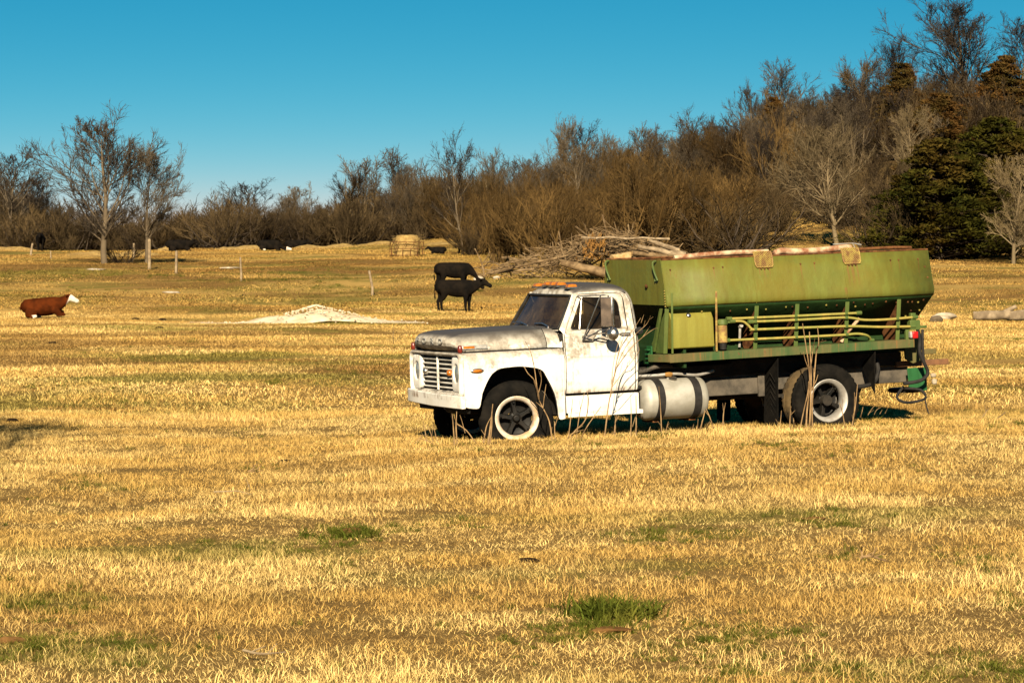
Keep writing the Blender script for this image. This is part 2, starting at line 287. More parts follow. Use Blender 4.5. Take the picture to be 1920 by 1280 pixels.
def mat_ground():
    k = NT('dry_pasture_ground'); v = k.pos(); x, y, z = k.xyz(v)
    def va(nm_): return k.n('ShaderNodeAttribute', attribute_name=nm_).outputs['Fac']
    n2 = k.noise(v, 5, 4, 0.7)
    c = k.mix(k.ramp(y, 48, 110), k.mix(n2, (0.28, 0.18, 0.062), (0.10, 0.06, 0.022)), k.mix(n2, (0.52, 0.34, 0.105), (0.28, 0.17, 0.052)))  # nearer soil darker, the shade between grass blades put into its colour
    c = k.mix(k.math('MULTIPLY', va('brown'), 0.8), c, (0.16, 0.088, 0.029)); c = k.mix(k.math('MULTIPLY', va('green'), 0.7), c, (0.13, 0.12, 0.027))
    wood = k.ramp(y, 258, 285); c = k.mix(wood, c, k.mix(n2, (0.12, 0.075, 0.032), (0.07, 0.045, 0.02)))
    return k.bsdf(c, 0.95, 0, k.bump(n2, 0.6, 0.06), 0.0)
M['ground'] = mat_ground()

# ------------------------------------------------------------------ mesh helpers
def mesh_obj(name, verts, faces, mat, parent=None, smooth=35, attr=None, link=True):
    me = bpy.data.meshes.new(name)
    if isinstance(verts, np.ndarray): verts = verts.reshape(-1, 3)
    if isinstance(faces, np.ndarray):
        nf, k = faces.shape
        me.vertices.add(len(verts)); me.vertices.foreach_set('co', np.ascontiguousarray(verts, np.float32).ravel())
        me.loops.add(nf * k); me.loops.foreach_set('vertex_index', np.ascontiguousarray(faces, np.int32).ravel())
        me.polygons.add(nf); me.polygons.foreach_set('loop_start', np.arange(0, nf * k, k, dtype=np.int32))
        me.update(calc_edges=True)
    else:
        me.from_pydata([tuple(map(float, v)) for v in verts], [], faces)
    if attr is not None:
        a = me.attributes.new('rnd', 'FLOAT', 'POINT'); a.data.foreach_set('value', np.asarray(attr, np.float32))
    if mat is not None: me.materials.append(M[mat] if isinstance(mat, str) else mat)
    if smooth: me.shade_smooth(); me.set_sharp_from_angle(angle=R(smooth))
    o = bpy.data.objects.new(name, me)
    if link: COL.objects.link(o)
    if parent is not None: o.parent = parent
    return o
def thing(name, label, cat, loc=(0, 0, 0), rotz=0, group=None, scale=1.0):
    o = bpy.data.objects.new(name, None); COL.objects.link(o); o.empty_display_size = 0.2
    o.location = tuple(map(float, loc)); o.rotation_euler = (0, 0, rotz); o.scale = (scale,) * 3
    tag(o, label, cat, group); return o
def tag(o, label=None, cat=None, group=None, kind=None):
    if label: o['label'] = label
    if cat: o['category'] = cat
    if group: o['group'] = group
    if kind: o['kind'] = kind
    return o
def part_copy(src, parent, name=None):
    c = src.copy(); COL.objects.link(c); c.parent = parent
    if name: c.name = name
    return c

class MB:
    def __init__(s): s.v = []; s.f = []
    def add(s, vs, fs):
        b = len(s.v); s.v += [tuple(map(float, p)) for p in vs]; s.f += [tuple(i + b for i in f) for f in fs]; return s
    def box(s, x0, x1, y0, y1, z0, z1):
        vs = [(x, y, z) for x in (x0, x1) for y in (y0, y1) for z in (z0, z1)]
        return s.add(vs, [(0, 1, 3, 2), (4, 6, 7, 5), (0, 4, 5, 1), (2, 3, 7, 6), (0, 2, 6, 4), (1, 5, 7, 3)])
    def hexa(s, a, b):
        """two quads a and b (4 points each) joined"""
        return s.add(list(a) + list(b), [(3, 2, 1, 0), (4, 5, 6, 7), (0, 1, 5, 4), (1, 2, 6, 5), (2, 3, 7, 6), (3, 0, 4, 7)])
    def prism(s, pts, off):
        n = len(pts); off = np.array(off, float); b = [tuple(np.array(p, float) + off) for p in pts]
        return s.add(list(pts) + b, [tuple(range(n))[::-1], tuple(range(n, 2 * n))] + [(i, (i + 1) % n, n + (i + 1) % n, n + i) for i in range(n)])
    def loft(s, secs, closed=False, cap=False):
        n = len(secs[0]); fs = []
        for i in range(len(secs) - 1):
            for j in range(n if closed else n - 1):
                a = i * n + j; b = i * n + (j + 1) % n; fs.append((a, b, b + n, a + n))
        if cap: fs.append(tuple(range(n))[::-1]); fs.append(tuple(range((len(secs) - 1) * n, len(secs) * n)))
        return s.add([p for q in secs for p in q], fs)
    def tube(s, pts, r, sides=8, cap=True):
        pts = [np.array(p, float) for p in pts]; rs = r if hasattr(r, '__len__') else [r] * len(pts); secs = []
        t0 = pts[1] - pts[0]; ref = np.array([0, 0, 1.0]) if abs(t0[2]) < 0.9 * np.linalg.norm(t0) else np.array([1.0, 0, 0])
        for i, p in enumerate(pts):
            t = pts[min(i + 1, len(pts) - 1)] - pts[max(i - 1, 0)]; t = t / (np.linalg.norm(t) + 1e-9)
            u = np.cross(t, ref); u /= np.linalg.norm(u) + 1e-9; w_ = np.cross(u, t)
            secs.append([tuple(p + rs[i] * (math.cos(a) * u + math.sin(a) * w_)) for a in np.linspace(0, 2 * math.pi, sides, endpoint=False)])
        return s.loft(secs, True, cap)
    def lathe_y(s, prof, c=(0, 0, 0), n=40, closed=False):
        """profile of (radius, y) turned about the y axis"""
        secs = [[(c[0] + r * math.cos(a), c[1] + y, c[2] + r * math.sin(a)) for r, y in prof] for a in np.linspace(0, 2 * math.pi, n, endpoint=False)]
        m = len(prof); fs = []
        for i in range(n):
            for j in range(m if closed else m - 1):
                a = i * m + j; b = i * m + (j + 1) % m; k2 = ((i + 1) % n) * m
                fs.append((a, b, k2 + (j + 1) % m, k2 + j))
        return s.add([p for q in secs for p in q], fs)
    def lathe_x(s, prof, c=(0, 0, 0), n=32):
        k = MB(); k.lathe_y(prof, (0, 0, 0), n); vs = [(c[0] + y, c[1] - x, c[2] + z) for x, y, z in k.v]; return s.add(vs, k.f)
    def build(s, name, mat, parent=None, bevel=0.0, smooth=35):
        o = mesh_obj(name, s.v, s.f, mat, parent, smooth)
        bm = bmesh.new(); bm.from_mesh(o.data); bmesh.ops.recalc_face_normals(bm, faces=bm.faces); bm.to_mesh(o.data); bm.free()
        if bevel:
            b = o.modifiers.new('bevel', 'BEVEL'); b.width = bevel; b.segments = 2; b.limit_method = 'ANGLE'; b.angle_limit = R(40)
        return o
def catmull(P, n=6, closed=False):
    P = [np.array(p, float) for p in P]; out = []; N = len(P)
    for i in range(N if closed else N - 1):
        p0 = P[(i - 1) % N] if (closed or i > 0) else P[0]; p1 = P[i]; p2 = P[(i + 1) % N]; p3 = P[(i + 2) % N] if (closed or i < N - 2) else P[-1]
        for k in range(n):
            t = k / n; out.append(0.5 * (2 * p1 + (p2 - p0) * t + (2 * p0 - 5 * p1 + 4 * p2 - p3) * t * t + (3 * p1 - p0 - 3 * p2 + p3) * t ** 3))
    if not closed: out.append(P[-1])
    return out
def rounded_poly(P, r, n=5):
    """2-D polygon with rounded corners"""
    P = [np.array(p, float) for p in P]; out = []; N = len(P)
    for i in range(N):
        a = P[i - 1] - P[i]; b = P[(i + 1) % N] - P[i]; ra = r[i] if hasattr(r, '__len__') else r
        la = np.linalg.norm(a); lb = np.linalg.norm(b); d = min(ra, la * 0.48, lb * 0.48)
        A = P[i] + a / la * d; B = P[i] + b / lb * d
        for t in np.linspace(0, 1, n): out.append((1 - t) ** 2 * A + 2 * t * (1 - t) * P[i] + t * t * B)
    return out
def resample(P, n):
    """n points evenly round a closed 2-D outline"""
    P = np.array(P); Q = np.vstack([P, P[:1]]); d = np.r_[0, np.cumsum(np.linalg.norm(np.diff(Q, axis=0), axis=1))]
    t = np.linspace(0, d[-1], n, endpoint=False); return np.stack([np.interp(t, d, Q[:, k]) for k in range(Q.shape[1])], 1)

# instances of small meshes on points, for what nobody could count
def scatter(name, sources, P, rot, scl, idx, label, cat=None, extra=()):
    src = bpy.data.collections.new(name + '_source')
    for i, o in enumerate(sources):
        o.name = '%s_source_%02d' % (name, i); src.objects.link(o)
    me = bpy.data.meshes.new(name); P = np.ascontiguousarray(P, np.float32); n = len(P)
    me.vertices.add(n); me.vertices.foreach_set('co', P.ravel())
    for nm_, ty, key, data in (('rot', 'FLOAT_VECTOR', 'vector', rot), ('scl', 'FLOAT_VECTOR', 'vector', scl), ('idx', 'INT', 'value', idx)) + tuple((e[0], 'FLOAT', 'value', e[1]) for e in extra):
        a = me.attributes.new(nm_, ty, 'POINT'); a.data.foreach_set(key, np.ascontiguousarray(data, np.int32 if ty == 'INT' else np.float32).ravel())
    o = bpy.data.objects.new(name, me); COL.objects.link(o)
    g = bpy.data.node_groups.new(name, 'GeometryNodeTree')
    g.interface.new_socket('Geometry', in_out='INPUT', socket_type='NodeSocketGeometry'); g.interface.new_socket('Geometry', in_out='OUTPUT', socket_type='NodeSocketGeometry')
    gi = g.nodes.new('NodeGroupInput'); go = g.nodes.new('NodeGroupOutput'); ip = g.nodes.new('GeometryNodeInstanceOnPoints'); ci = g.nodes.new('GeometryNodeCollectionInfo')
    ci.inputs['Collection'].default_value = src; ci.inputs['Separate Children'].default_value = True; ci.inputs['Reset Children'].default_value = True
    def na(nm_, ty):
        x = g.nodes.new('GeometryNodeInputNamedAttribute'); x.data_type = ty; x.inputs['Name'].default_value = nm_; return x.outputs['Attribute']
    e2r = g.nodes.new('FunctionNodeEulerToRotation'); g.links.new(na('rot', 'FLOAT_VECTOR'), e2r.inputs[0])
    g.links.new(gi.outputs[0], ip.inputs['Points']); g.links.new(ci.outputs[0], ip.inputs['Instance']); ip.inputs['Pick Instance'].default_value = True
    g.links.new(na('idx', 'INT'), ip.inputs['Instance Index']); g.links.new(e2r.outputs[0], ip.inputs['Rotation']); g.links.new(na('scl', 'FLOAT_VECTOR'), ip.inputs['Scale'])
    g.links.new(ip.outputs[0], go.inputs[0])
    md = o.modifiers.new('scatter', 'NODES'); md.node_group = g
    tag(o, label, cat, kind='stuff'); return o

# ================================================================== ground
def build_ground():
    xs = np.unique(np.concatenate([np.linspace(-14, 16, 150), np.linspace(-70, 80, 150), np.sign(np.linspace(-1, 1, 61)) * (np.abs(np.linspace(-1, 1, 61)) ** 2.2) * 4000]))
    ys = np.unique(np.concatenate([np.linspace(14, 62, 200), np.linspace(62, 300, 240), np.linspace(300, 460, 60), np.linspace(-400, 14, 20), np.linspace(460, 1000, 12), [2000, 4500, 8000]]))
    X, Y = np.meshgrid(xs, ys); Z = ground(X, Y)
    nx, ny = len(xs), len(ys); i = np.arange(nx * ny).reshape(ny, nx)
    fc = np.stack([i[:-1, :-1], i[:-1, 1:], i[1:, 1:], i[1:, :-1]], -1).reshape(-1, 4)
    b_, g_, t_ = patches(X.ravel(), Y.ravel())
    o = mesh_obj('ground', np.stack([X, Y, Z], -1).reshape(-1, 3), fc, 'ground', smooth=80)
    for nm_, dat in (('brown', b_), ('green', g_)): o.data.attributes.new(nm_, 'FLOAT', 'POINT').data.foreach_set('value', dat.astype(np.float32))
    tag(o, 'dry golden pasture ground sloping up to the wooded hill', kind='structure')
build_ground()

# ================================================================== grass
def blade_patch(n, rad, lmin, lmax, wd, seed, mat, lean=0.55, flat=0.0):
    r = np.random.default_rng(seed)
    rr = rad * np.sqrt(r.uniform(0, 1, n)); a = r.uniform(0, 6.283, n)
    bx, by = rr * np.cos(a), rr * np.sin(a)
    L = r.uniform(lmin, lmax, n) * (0.75 + 0.5 * (np.sin(bx * 9 + seed) * np.sin(by * 8 + 2 * seed) > -0.2)); th = r.uniform(0, 6.283, n); ln = np.abs(r.normal(lean, 0.35, n)); 
    ln = np.where(r.uniform(0, 1, n) < flat, r.uniform(1.1, 1.45, n), ln)
    dx, dy = np.sin(ln) * np.cos(th), np.sin(ln) * np.sin(th); dz = np.cos(ln)
    fa = r.uniform(0, 6.283, n); ux, uy = np.cos(fa) * wd / 2, np.sin(fa) * wd / 2
    wv = r.uniform(0.6, 1.4, n)
    base = np.stack([bx, by, np.full(n, -0.015)], 1); u = np.stack([ux * wv, uy * wv, 0 * ux], 1); d = np.stack([dx, dy, dz], 1)
    mid = base + d * (L * 0.55)[:, None]
    d2 = d + np.stack([np.cos(th), np.sin(th), -0.6 + 0 * th], 1) * r.uniform(0.1, 0.7, n)[:, None]; d2 /= np.linalg.norm(d2, axis=1)[:, None]
    tip = mid + d2 * (L * 0.5)[:, None]
    V = np.stack([base - u, base + u, mid + u * 0.8, mid - u * 0.8, tip], 1).reshape(-1, 3)
    k = np.arange(n)[:, None] * 5
    T = np.concatenate([k + [0, 1, 2], k + [0, 2, 3], k + [3, 2, 4]], 0)
    return mesh_obj('blades', V, T, mat, smooth=0, attr=np.repeat(r.uniform(0, 1, n), 5), link=False)
def vnoise(X, Y, f, seed):
    r = np.random.default_rng(seed); z = 0
    for i in range(9):
        a = r.uniform(0, 6.283); k = f * (0.6 + 1.2 * r.uniform()); z = z + np.sin(k * (X * np.cos(a) + Y * np.sin(a)) + r.uniform(0, 6.283))
    return z / 3.0
BARE = [(-0.2, 0.75)]
def spread(n, y0, y1, seed, margin=1.22, p=1.0):
    i = np.arange(n); u = (0.5 + i * 0.7548776662) % 1; v = (0.5 + i * 0.5698402910) % 1      # even but irregular
    Y = np.sqrt(y0 ** 2 + u * (y1 ** 2 - y0 ** 2)); X = Y * (v - 0.5) * 0.3 * margin
    return X, Y
def grass_layer(name, srcs, n, y0, y1, seed, label, smin, smax, thin=0.35, margin=1.22):
    X, Y = spread(n, y0, y1, seed, margin); r = np.random.default_rng(seed + 1)
    v = vnoise(X, Y, 0.55, 11) + 0.6 * vnoise(X, Y, 1.7, 12)
    keep = r.uniform(0, 1, n) < np.clip(0.9 + v * 0.45, thin, 1)
    X, Y, v = X[keep], Y[keep], v[keep]; n = len(X)
    P = np.stack([X, Y, ground(X, Y)], 1)
    e = 0.6; gx = (ground(X + e, Y) - ground(X - e, Y)) / (2 * e); gy = (ground(X, Y + e) - ground(X, Y - e)) / (2 * e)
    th = r.uniform(0, 6.283, n); tx, ty = gy, -gx                      # lay each clump on the slope, then turn it
    rot = np.stack([tx * np.cos(th) + ty * np.sin(th), -tx * np.sin(th) + ty * np.cos(th), th], 1)
    s = r.uniform(smin, smax, n); S = np.stack([s, s, s * r.uniform(0.75, 1.2, n) * np.clip(1 + 0.22 * v, 0.65, 1.2)], 1)
    b_, g_, t_ = patches(X, Y); S[:, 2] *= 1 - 0.25 * b_ - 0.1 * g_
    t_ = np.clip(t_ + r.normal(0, 0.18, n), 0, 1)
    return scatter(name, srcs, P, rot, S, r.integers(0, len(srcs), n), label, None, (('brown', b_), ('green', g_), ('tone', t_)))
near = [blade_patch([1500, 1500, 1300, 1500, 1400, 1600, 1000, 1500][i], 0.50, [.022, .022, .03, .02, .025, .02, .04, .02][i], [.06, .065, .08, .045, .065, .05, .095, .06][i], 0.0042, 100 + i, 'straw', [.85, .8, .65, 1.05, .85, 1.15, .6, .9][i], [.5, .45, .35, .65, .45, .75, .3, .55][i]) for i in range(8)]
grass_layer('dry_grass', near, 3500, 15.5, 56, 21, 'short dry golden grass covering the near pasture', 0.8, 1.2, 0.95, 1.6)
midp = [blade_patch(3000, 1.5, 0.03, 0.085, 0.011, 200 + i, 'straw', 0.8, 0.4) for i in range(6)]
grass_layer('dry_grass', midp, 1350, 54, 142, 31, 'dry golden grass in the middle of the pasture', 0.8, 1.2, 0.6)
farp = [blade_patch(2800, 3.6, 0.035, 0.10, 0.022, 300 + i, 'straw_far', 0.8, 0.35) for i in range(5)]
grass_layer('dry_grass', farp, 820, 140, 266, 41, 'thin dry grass on the far rise of the pasture', 0.8, 1.2, 0.5)
# green tufts: clusters where the photo has them plus small scattered ones
def green_layer():
    r = np.random.default_rng(5); P = []; S = []
    spots = [(650, 1008, 55, 14, 1.0), (745, 995, 30, 8, .7), (860, 985, 35, 9, .6), (1145, 1165, 52, 22, 1.2), (1060, 1180, 60, 18, .7), (990, 1200, 50, 12, .6), (60, 1215, 70, 20, .9), (90, 1130, 60, 25, .7),
             (215, 755, 50, 4, .8), (300, 720, 140, 12, .55), (110, 720, 100, 12, .55), (510, 718, 12, 3, .9), (1230, 1005, 90, 14, .6), (1560, 975, 110, 14, .7), (1290, 1000, 60, 10, .6), (1575, 1045, 40, 8, .7), (1840, 1050, 80, 14, .6),
             (1330, 1215, 90, 22, .7), (1560, 1260, 80, 16, .8), (1860, 1255, 70, 20, .8), (1905, 1120, 40, 18, .7), (1660, 788, 110, 6, .8), (1420, 835, 90, 8, .7), (1880, 803, 50, 5, .7), (160, 905, 25, 8, .7), (640, 1060, 50, 8, .6),
             (400, 1040, 90, 14, .5), (560, 1030, 60, 12, .5), (860, 838, 50, 5, .8), (1230, 822, 60, 5, .8), (1075, 830, 40, 4, .7), (480, 880, 60, 6, .5), (1450, 1190, 60, 15, .6), (250, 1220, 90, 24, .5), (1390, 1260, 60, 15, .6),
             (60, 515, 160, 8, .8), (330, 520, 140, 6, .6), (250, 660, 120, 5, .6), (520, 515, 110, 10, .8), (620, 540, 90, 6, .6), (850, 545, 60, 5, .6), (1860, 575, 60, 4, .6), (420, 640, 90, 5, .6), (700, 690, 80, 5, .5), (1890, 640, 40, 6, .6), (930, 655, 40, 4, .4), (130, 545, 80, 4, .5), (560, 640, 60, 4, .5)]
    for cx, cy, wx, wy, q in spots:
        n = int(30 * q * max(0.6, wx * wy / 700))
        for _ in range(n):
            p = on_ground(cx + r.normal(0, 0.7) * wx, cy + r.normal(0, 0.8) * wy)
            P.append(p); S.append(r.uniform(0.45, 0.9) * (0.55 + 0.45 * q) * np.interp(p[1], [20, 60, 150], [1, 1.3, 2.6]))
    for px, py, n, s0 in ((1145, 1157, 34, 1.7), (655, 1004, 40, 1.1)):
        for _ in range(n):
            p = on_ground(px + r.normal(0, 24), py + r.normal(0, 5)); P.append(p); S.append(s0 * r.uniform(0.7, 1.3))
    X, Y = spread(750, 17, 75, 77); X = X + r.normal(0, 0.6, 750); Y = Y + r.normal(0, 0.5, 750)
    for x, y in zip(X, Y): P.append((x, y, gz(x, y))); S.append(r.uniform(0.3, 0.7))
    P = np.array(P); S = np.array(S); n = len(P)
    srcs = [blade_patch(46, 0.075, 0.05, 0.125, 0.006, 400 + i, 'green', 0.55) for i in range(4)]
    rot = np.stack([r.normal(0, 0.1, n), r.normal(0, 0.1, n), r.uniform(0, 6.283, n)], 1)
    scatter('green_grass', srcs, P, rot, np.stack([S * 1.15, S * 1.15, S * 0.8], 1), r.integers(0, 4, n), 'scattered tufts of green winter grass among the straw')
green_layer()

# ================================================================== bare trees and brush
def grow(seed, levels, trop=0.1):
    """branching skeleton, level by level; returns arrays of polylines with radii"""
    r = np.random.default_rng(seed); out = []
    L0 = levels[0]; n0 = L0.get('n', 1)
    P = np.zeros((n0, 3)); P[:, :2] = r.normal(0, L0.get('base', 0.0), (n0, 2))
    az = r.uniform(0, 6.283, n0) if n0 > 1 else np.array([r.uniform(0, 6.28)]); ln = np.abs(r.normal(L0.get('lean', 0.05), L0.get('leanv', 0.05), n0))
    D = np.stack([np.sin(ln) * np.cos(az), np.sin(ln) * np.sin(az), np.cos(ln)], 1)
    Ln = L0['len'] * r.uniform(0.75, 1.1, n0) if n0 > 1 else np.array([L0['len']]); r0 = np.full(n0, L0['r'])
    for li, lv in enumerate(levels):
        m = lv.get('seg', 3); B = len(P); pts = [P]; dirs = [D]; p, d = P, D
        for k in range(m):
            d = d + r.normal(0, lv.get('wander', 0.12), (B, 3)); d[:, 2] += lv.get('up', 0.08); d /= np.linalg.norm(d, axis=1)[:, None]
            p = p + d * (Ln / m)[:, None]; pts.append(p); dirs.append(d)
        pts = np.stack(pts, 1); dirs = np.stack(dirs, 1); tp = lv.get('taper', 0.25)
        rad = r0[:, None] * np.linspace(1, tp, m + 1)[None]
        out.append((pts, rad, lv.get('sides', 3)))
        if li + 1 < len(levels):
            nx = levels[li + 1]; c = nx['c']; t = r.uniform(nx.get('t0', 0.25), 1.0, (B, c)); t.sort(axis=1)
            f = t * m; i0 = np.minimum(f.astype(int), m - 1); fr = (f - i0)[..., None]; bi = np.arange(B)[:, None]
            Pn = pts[bi, i0] * (1 - fr) + pts[bi, i0 + 1] * fr; Dn = dirs[bi, i0 + 1]
            q = r.normal(0, 1, (B, c, 3)); q -= Dn * (q * Dn).sum(-1, keepdims=True); q /= np.linalg.norm(q, axis=-1, keepdims=True)
            ang = np.abs(r.normal(nx.get('ang', 0.75), 0.2, (B, c)))[..., None]
            Dc = Dn * np.cos(ang) + q * np.sin(ang)
            tt = (t - nx.get('t0', 0.25)) / (1 - nx.get('t0', 0.25)); prof_ = np.sin(math.pi * (0.20 + 0.70 * tt)) if nx.get('oval') else (1 - nx.get('short', 0.45) * t)
            Lc = Ln[:, None] * nx['ratio'] * r.uniform(0.7, 1.2, (B, c)) * prof_
            rc = np.minimum(r0[:, None] * (1 + (tp - 1) * t) * nx.get('rr', 0.6), nx.get('rmax', 9)); rc = np.maximum(rc, nx.get('rmin', 0.006))
            P, D, Ln, r0 = Pn.reshape(-1, 3), Dc.reshape(-1, 3), Lc.ravel(), rc.ravel()
    return out
def skin(groups):
    V, T, base = [], [], 0
    for pts, rad, sides in groups:
        B, n, _ = pts.shape; t = np.gradient(pts, axis=1); t /= np.linalg.norm(t, axis=-1, keepdims=True) + 1e-9
        ref = np.where(np.abs(t[..., 2:3]) < 0.85, np.array([0, 0, 1.0]), np.array([1.0, 0, 0])); u = np.cross(t, ref); u /= np.linalg.norm(u, axis=-1, keepdims=True) + 1e-9; w_ = np.cross(t, u)
        a = np.linspace(0, 2 * math.pi, sides, endpoint=False)
        ring = pts[:, :, None] + rad[:, :, None, None] * (np.cos(a)[:, None] * u[:, :, None] + np.sin(a)[:, None] * w_[:, :, None])
        V.append(ring.reshape(-1, 3)); idx = np.arange(B * n * sides).reshape(B, n, sides) + base
        A, Bq = idx[:, :-1], idx[:, 1:]; A2, B2 = np.roll(A, -1, 2), np.roll(Bq, -1, 2)
        T.append(np.stack([A, A2, B2, Bq], -1).reshape(-1, 4)); base += B * n * sides
    return np.concatenate(V), np.concatenate(T)
def unit_height(g):
    h = max(float(p[..., 2].max()) for p, _, _ in g); return [(p / h, rd / h, s) for p, rd, s in g]
TREES = {}
def tree_kind(key, seed, levels, wood, twig, split=1):
    g = unit_height(grow(seed, levels)); a = skin(g[:split]); b = skin(g[split:])
    TREES[key] = (mesh_obj('trunk', a[0], a[1], wood, smooth=80, link=False).data, mesh_obj('crown', b[0], b[1], twig, smooth=80, link=False).data)
def field_levels(h, spread_=0.72, c1=30, t0=0.16, ratio=0.55):
    return [dict(len=h * 0.82, r=0.18, seg=9, wander=0.06, up=0.10, taper=0.12, sides=8, lean=0.03),
            dict(c=c1, t0=t0, ratio=ratio, ang=spread_, seg=7, wander=0.10, up=0.06, rr=0.42, sides=5, oval=True),
            dict(c=10, t0=0.15, ratio=0.52, ang=0.55, seg=5, wander=0.13, up=0.08, rr=0.50, sides=4, rmin=0.019),
            dict(c=7, t0=0.10, ratio=0.62, ang=0.5, seg=4, wander=0.14, up=0.07, rr=0.6, sides=3, rmin=0.0145),
            dict(c=3, t0=0.10, ratio=0.75, ang=0.5, seg=2, wander=0.16, up=0.04, rr=0.8, sides=3, rmin=0.0115, rmax=0.013)]
def shrub_levels(h, n=16, lean=0.45, base=0.25, c=8):
    return [dict(n=n, base=base, len=h, r=0.065, seg=7, wander=0.12, up=0.06, taper=0.25, sides=4, lean=lean, leanv=0.25),
            dict(c=c, t0=0.12, ratio=0.50, ang=0.5, seg=4, wander=0.15, up=0.11, rr=0.6, sides=3, rmin=0.024),
            dict(c=6, t0=0.10, ratio=0.55, ang=0.5, seg=3, wander=0.16, up=0.09, rr=0.65, sides=3, rmin=0.0175)]
def forest_levels(h):
    return [dict(len=h * 0.84, r=0.17, seg=9, wander=0.08, up=0.10, taper=0.14, sides=7, lean=0.06),
            dict(c=20, t0=0.26, ratio=0.52, ang=0.66, seg=6, wander=0.13, up=0.08, rr=0.52, sides=4, oval=True),
            dict(c=9, t0=0.18, ratio=0.52, ang=0.58, seg=4, wander=0.15, up=0.09, rr=0.55, sides=3, rmin=0.025),
            dict(c=6, t0=0.10, ratio=0.62, ang=0.52, seg=3, wander=0.16, up=0.07, rr=0.65, sides=3, rmin=0.0185),
            dict(c=2, t0=0.10, ratio=0.70, ang=0.5, seg=2, wander=0.18, up=0.04, rr=0.8, sides=3, rmin=0.015, rmax=0.017)]
for i in range(2): tree_kind('field%d' % i, 60 + i, field_levels(10), 'bark', 'twig_grey', 2)
for i in range(4): tree_kind('forest%d' % i, 70 + i, forest_levels(10), 'bark', 'twig_grey', 2)
tree_kind('forest_pale0', 75, forest_levels(10), 'bark_pale', 'twig', 2)
for i in range(2): tree_kind('pale%d' % i, 80 + i, field_levels(8, 0.8, 30, 0.10, 0.62), 'bark_pale', 'twig_pale', 3)
for i in range(3): tree_kind('shrub%d' % i, 90 + i, shrub_levels(5), 'twig', 'twig')
for i in range(3): tree_kind('red%d' % i, 95 + i, shrub_levels(5.5, 24, 0.38, 0.5, 7), 'twig_red', 'twig_red')
for i in range(2): tree_kind('tangle%d' % i, 99 + i, shrub_levels(4, 14, 0.8, 0.4, 9), 'bark_dark', 'twig')
def cedar_kind(key, seed, mat):
    r = np.random.default_rng(seed); tips = []
    ph = r.uniform(0, 6.28, 3)
    for i in range(260):
        z = r.uniform(0.05, 0.99); a = r.uniform(0, 6.283)
        lobe = 1 + 0.32 * math.sin(2 * a + ph[0] + 5 * z) + 0.22 * math.sin(3 * a + ph[1] - 9 * z) + 0.22 * math.sin(23 * z + ph[2] + a)
        rad = max(0.03, (0.33 * (1 - z) ** 0.62 + 0.012) * lobe); q = r.uniform(0.25, 1.0) ** 0.6
        tips.append((rad * q * math.cos(a), rad * q * math.sin(a), min(0.985, z + 0.05 * q * r.uniform(-1, 1)), rad))
    tips = np.array(tips); n = 95; B = len(tips)
    sig = 0.011 + 0.052 * tips[:, 3]
    c = tips[:, None, :3] + r.normal(0, 1, (B, n, 3)) * sig[:, None, None] * np.array([1.15, 1.15, 0.62])
    c = c.reshape(-1, 3); c[:, 2] = np.abs(c[:, 2]) + 0.01
    N = len(c); d = r.normal(0, 1, (N, 3)); d[:, 2] = np.abs(d[:, 2]) * 0.9 + 0.1; d += c * np.array([2.5, 2.5, 0]); d /= np.linalg.norm(d, axis=1)[:, None]
    s = np.cross(d, r.normal(0, 1, (N, 3))); s /= np.linalg.norm(s, axis=1)[:, None]
    L = r.uniform(0.009, 0.022, N)[:, None]; W = L * 0.33
    V = np.stack([c - d * L, c + s * W, c + d * L, c - s * W], 1).reshape(-1, 3); T = np.arange(N * 4).reshape(-1, 4)
    cl = np.repeat(np.repeat(r.uniform(0, 1, B), n) * 0.6 + r.uniform(0, 0.4, N), 4)
    g = [(np.array([[[0, 0, -0.02], [0.004, 0, 0.4], [0, 0.004, 0.95]]]), np.array([[0.02, 0.013, 0.004]]), 7)]
    lp = np.stack([np.stack([0 * tips[:, 0], 0 * tips[:, 1], np.maximum(tips[:, 2] - 0.06, 0.01)], 1), tips[:, :3]], 1); g.append((lp, np.tile([0.005, 0.002], (B, 1)), 3))
    a = skin(g)
    TREES[key] = (mesh_obj('trunk', a[0], a[1], 'bark_dark', smooth=80, link=False).data, mesh_obj('crown', V, T, mat, smooth=0, attr=cl, link=False).data)
for i in range(2): cedar_kind('cedar%d' % i, 130 + i, 'cedar')
cedar_kind('cedar_rust0', 135, 'cedar_rust')
TREE_N = 0
def plant(kind, name, label, cat, px, top, Y, group=None, wide=1.0, lean=0.0, rot=None, base=None):
    """a tree standing on the ground at distance Y under picture column px, reaching up to picture row top"""
    global TREE_N; TREE_N += 1
    X = (px - 960) * Y / F_PX; g = gz(X, Y); h = CAM_H + (HORIZON - top) * Y / F_PX - g
    t = thing(name, label, cat, (X, Y, g - 0.08), (TREE_N * 2.399) % 6.283 if rot is None else rot, group)
    t.scale = (h * wide, h * wide, h + 0.08); t.rotation_euler[1] = lean
    for nm_, me in zip(('trunk', 'crown'), TREES[kind]):
        o = bpy.data.objects.new(nm_, me); COL.objects.link(o); o.parent = t
    return t
SK_X = [-400, 0, 80, 105, 350, 400, 470, 540, 600, 650, 690, 800, 950, 1000, 1100, 1200, 1300, 1400, 1500, 1600, 1700, 1760, 1920, 2300]
SK_Y = [300, 300, 345, 395, 402, 372, 362, 378, 378, 328, 312, 300, 305, 285, 250, 248, 228, 190, 150, 128, 105, 125, 115, 110]
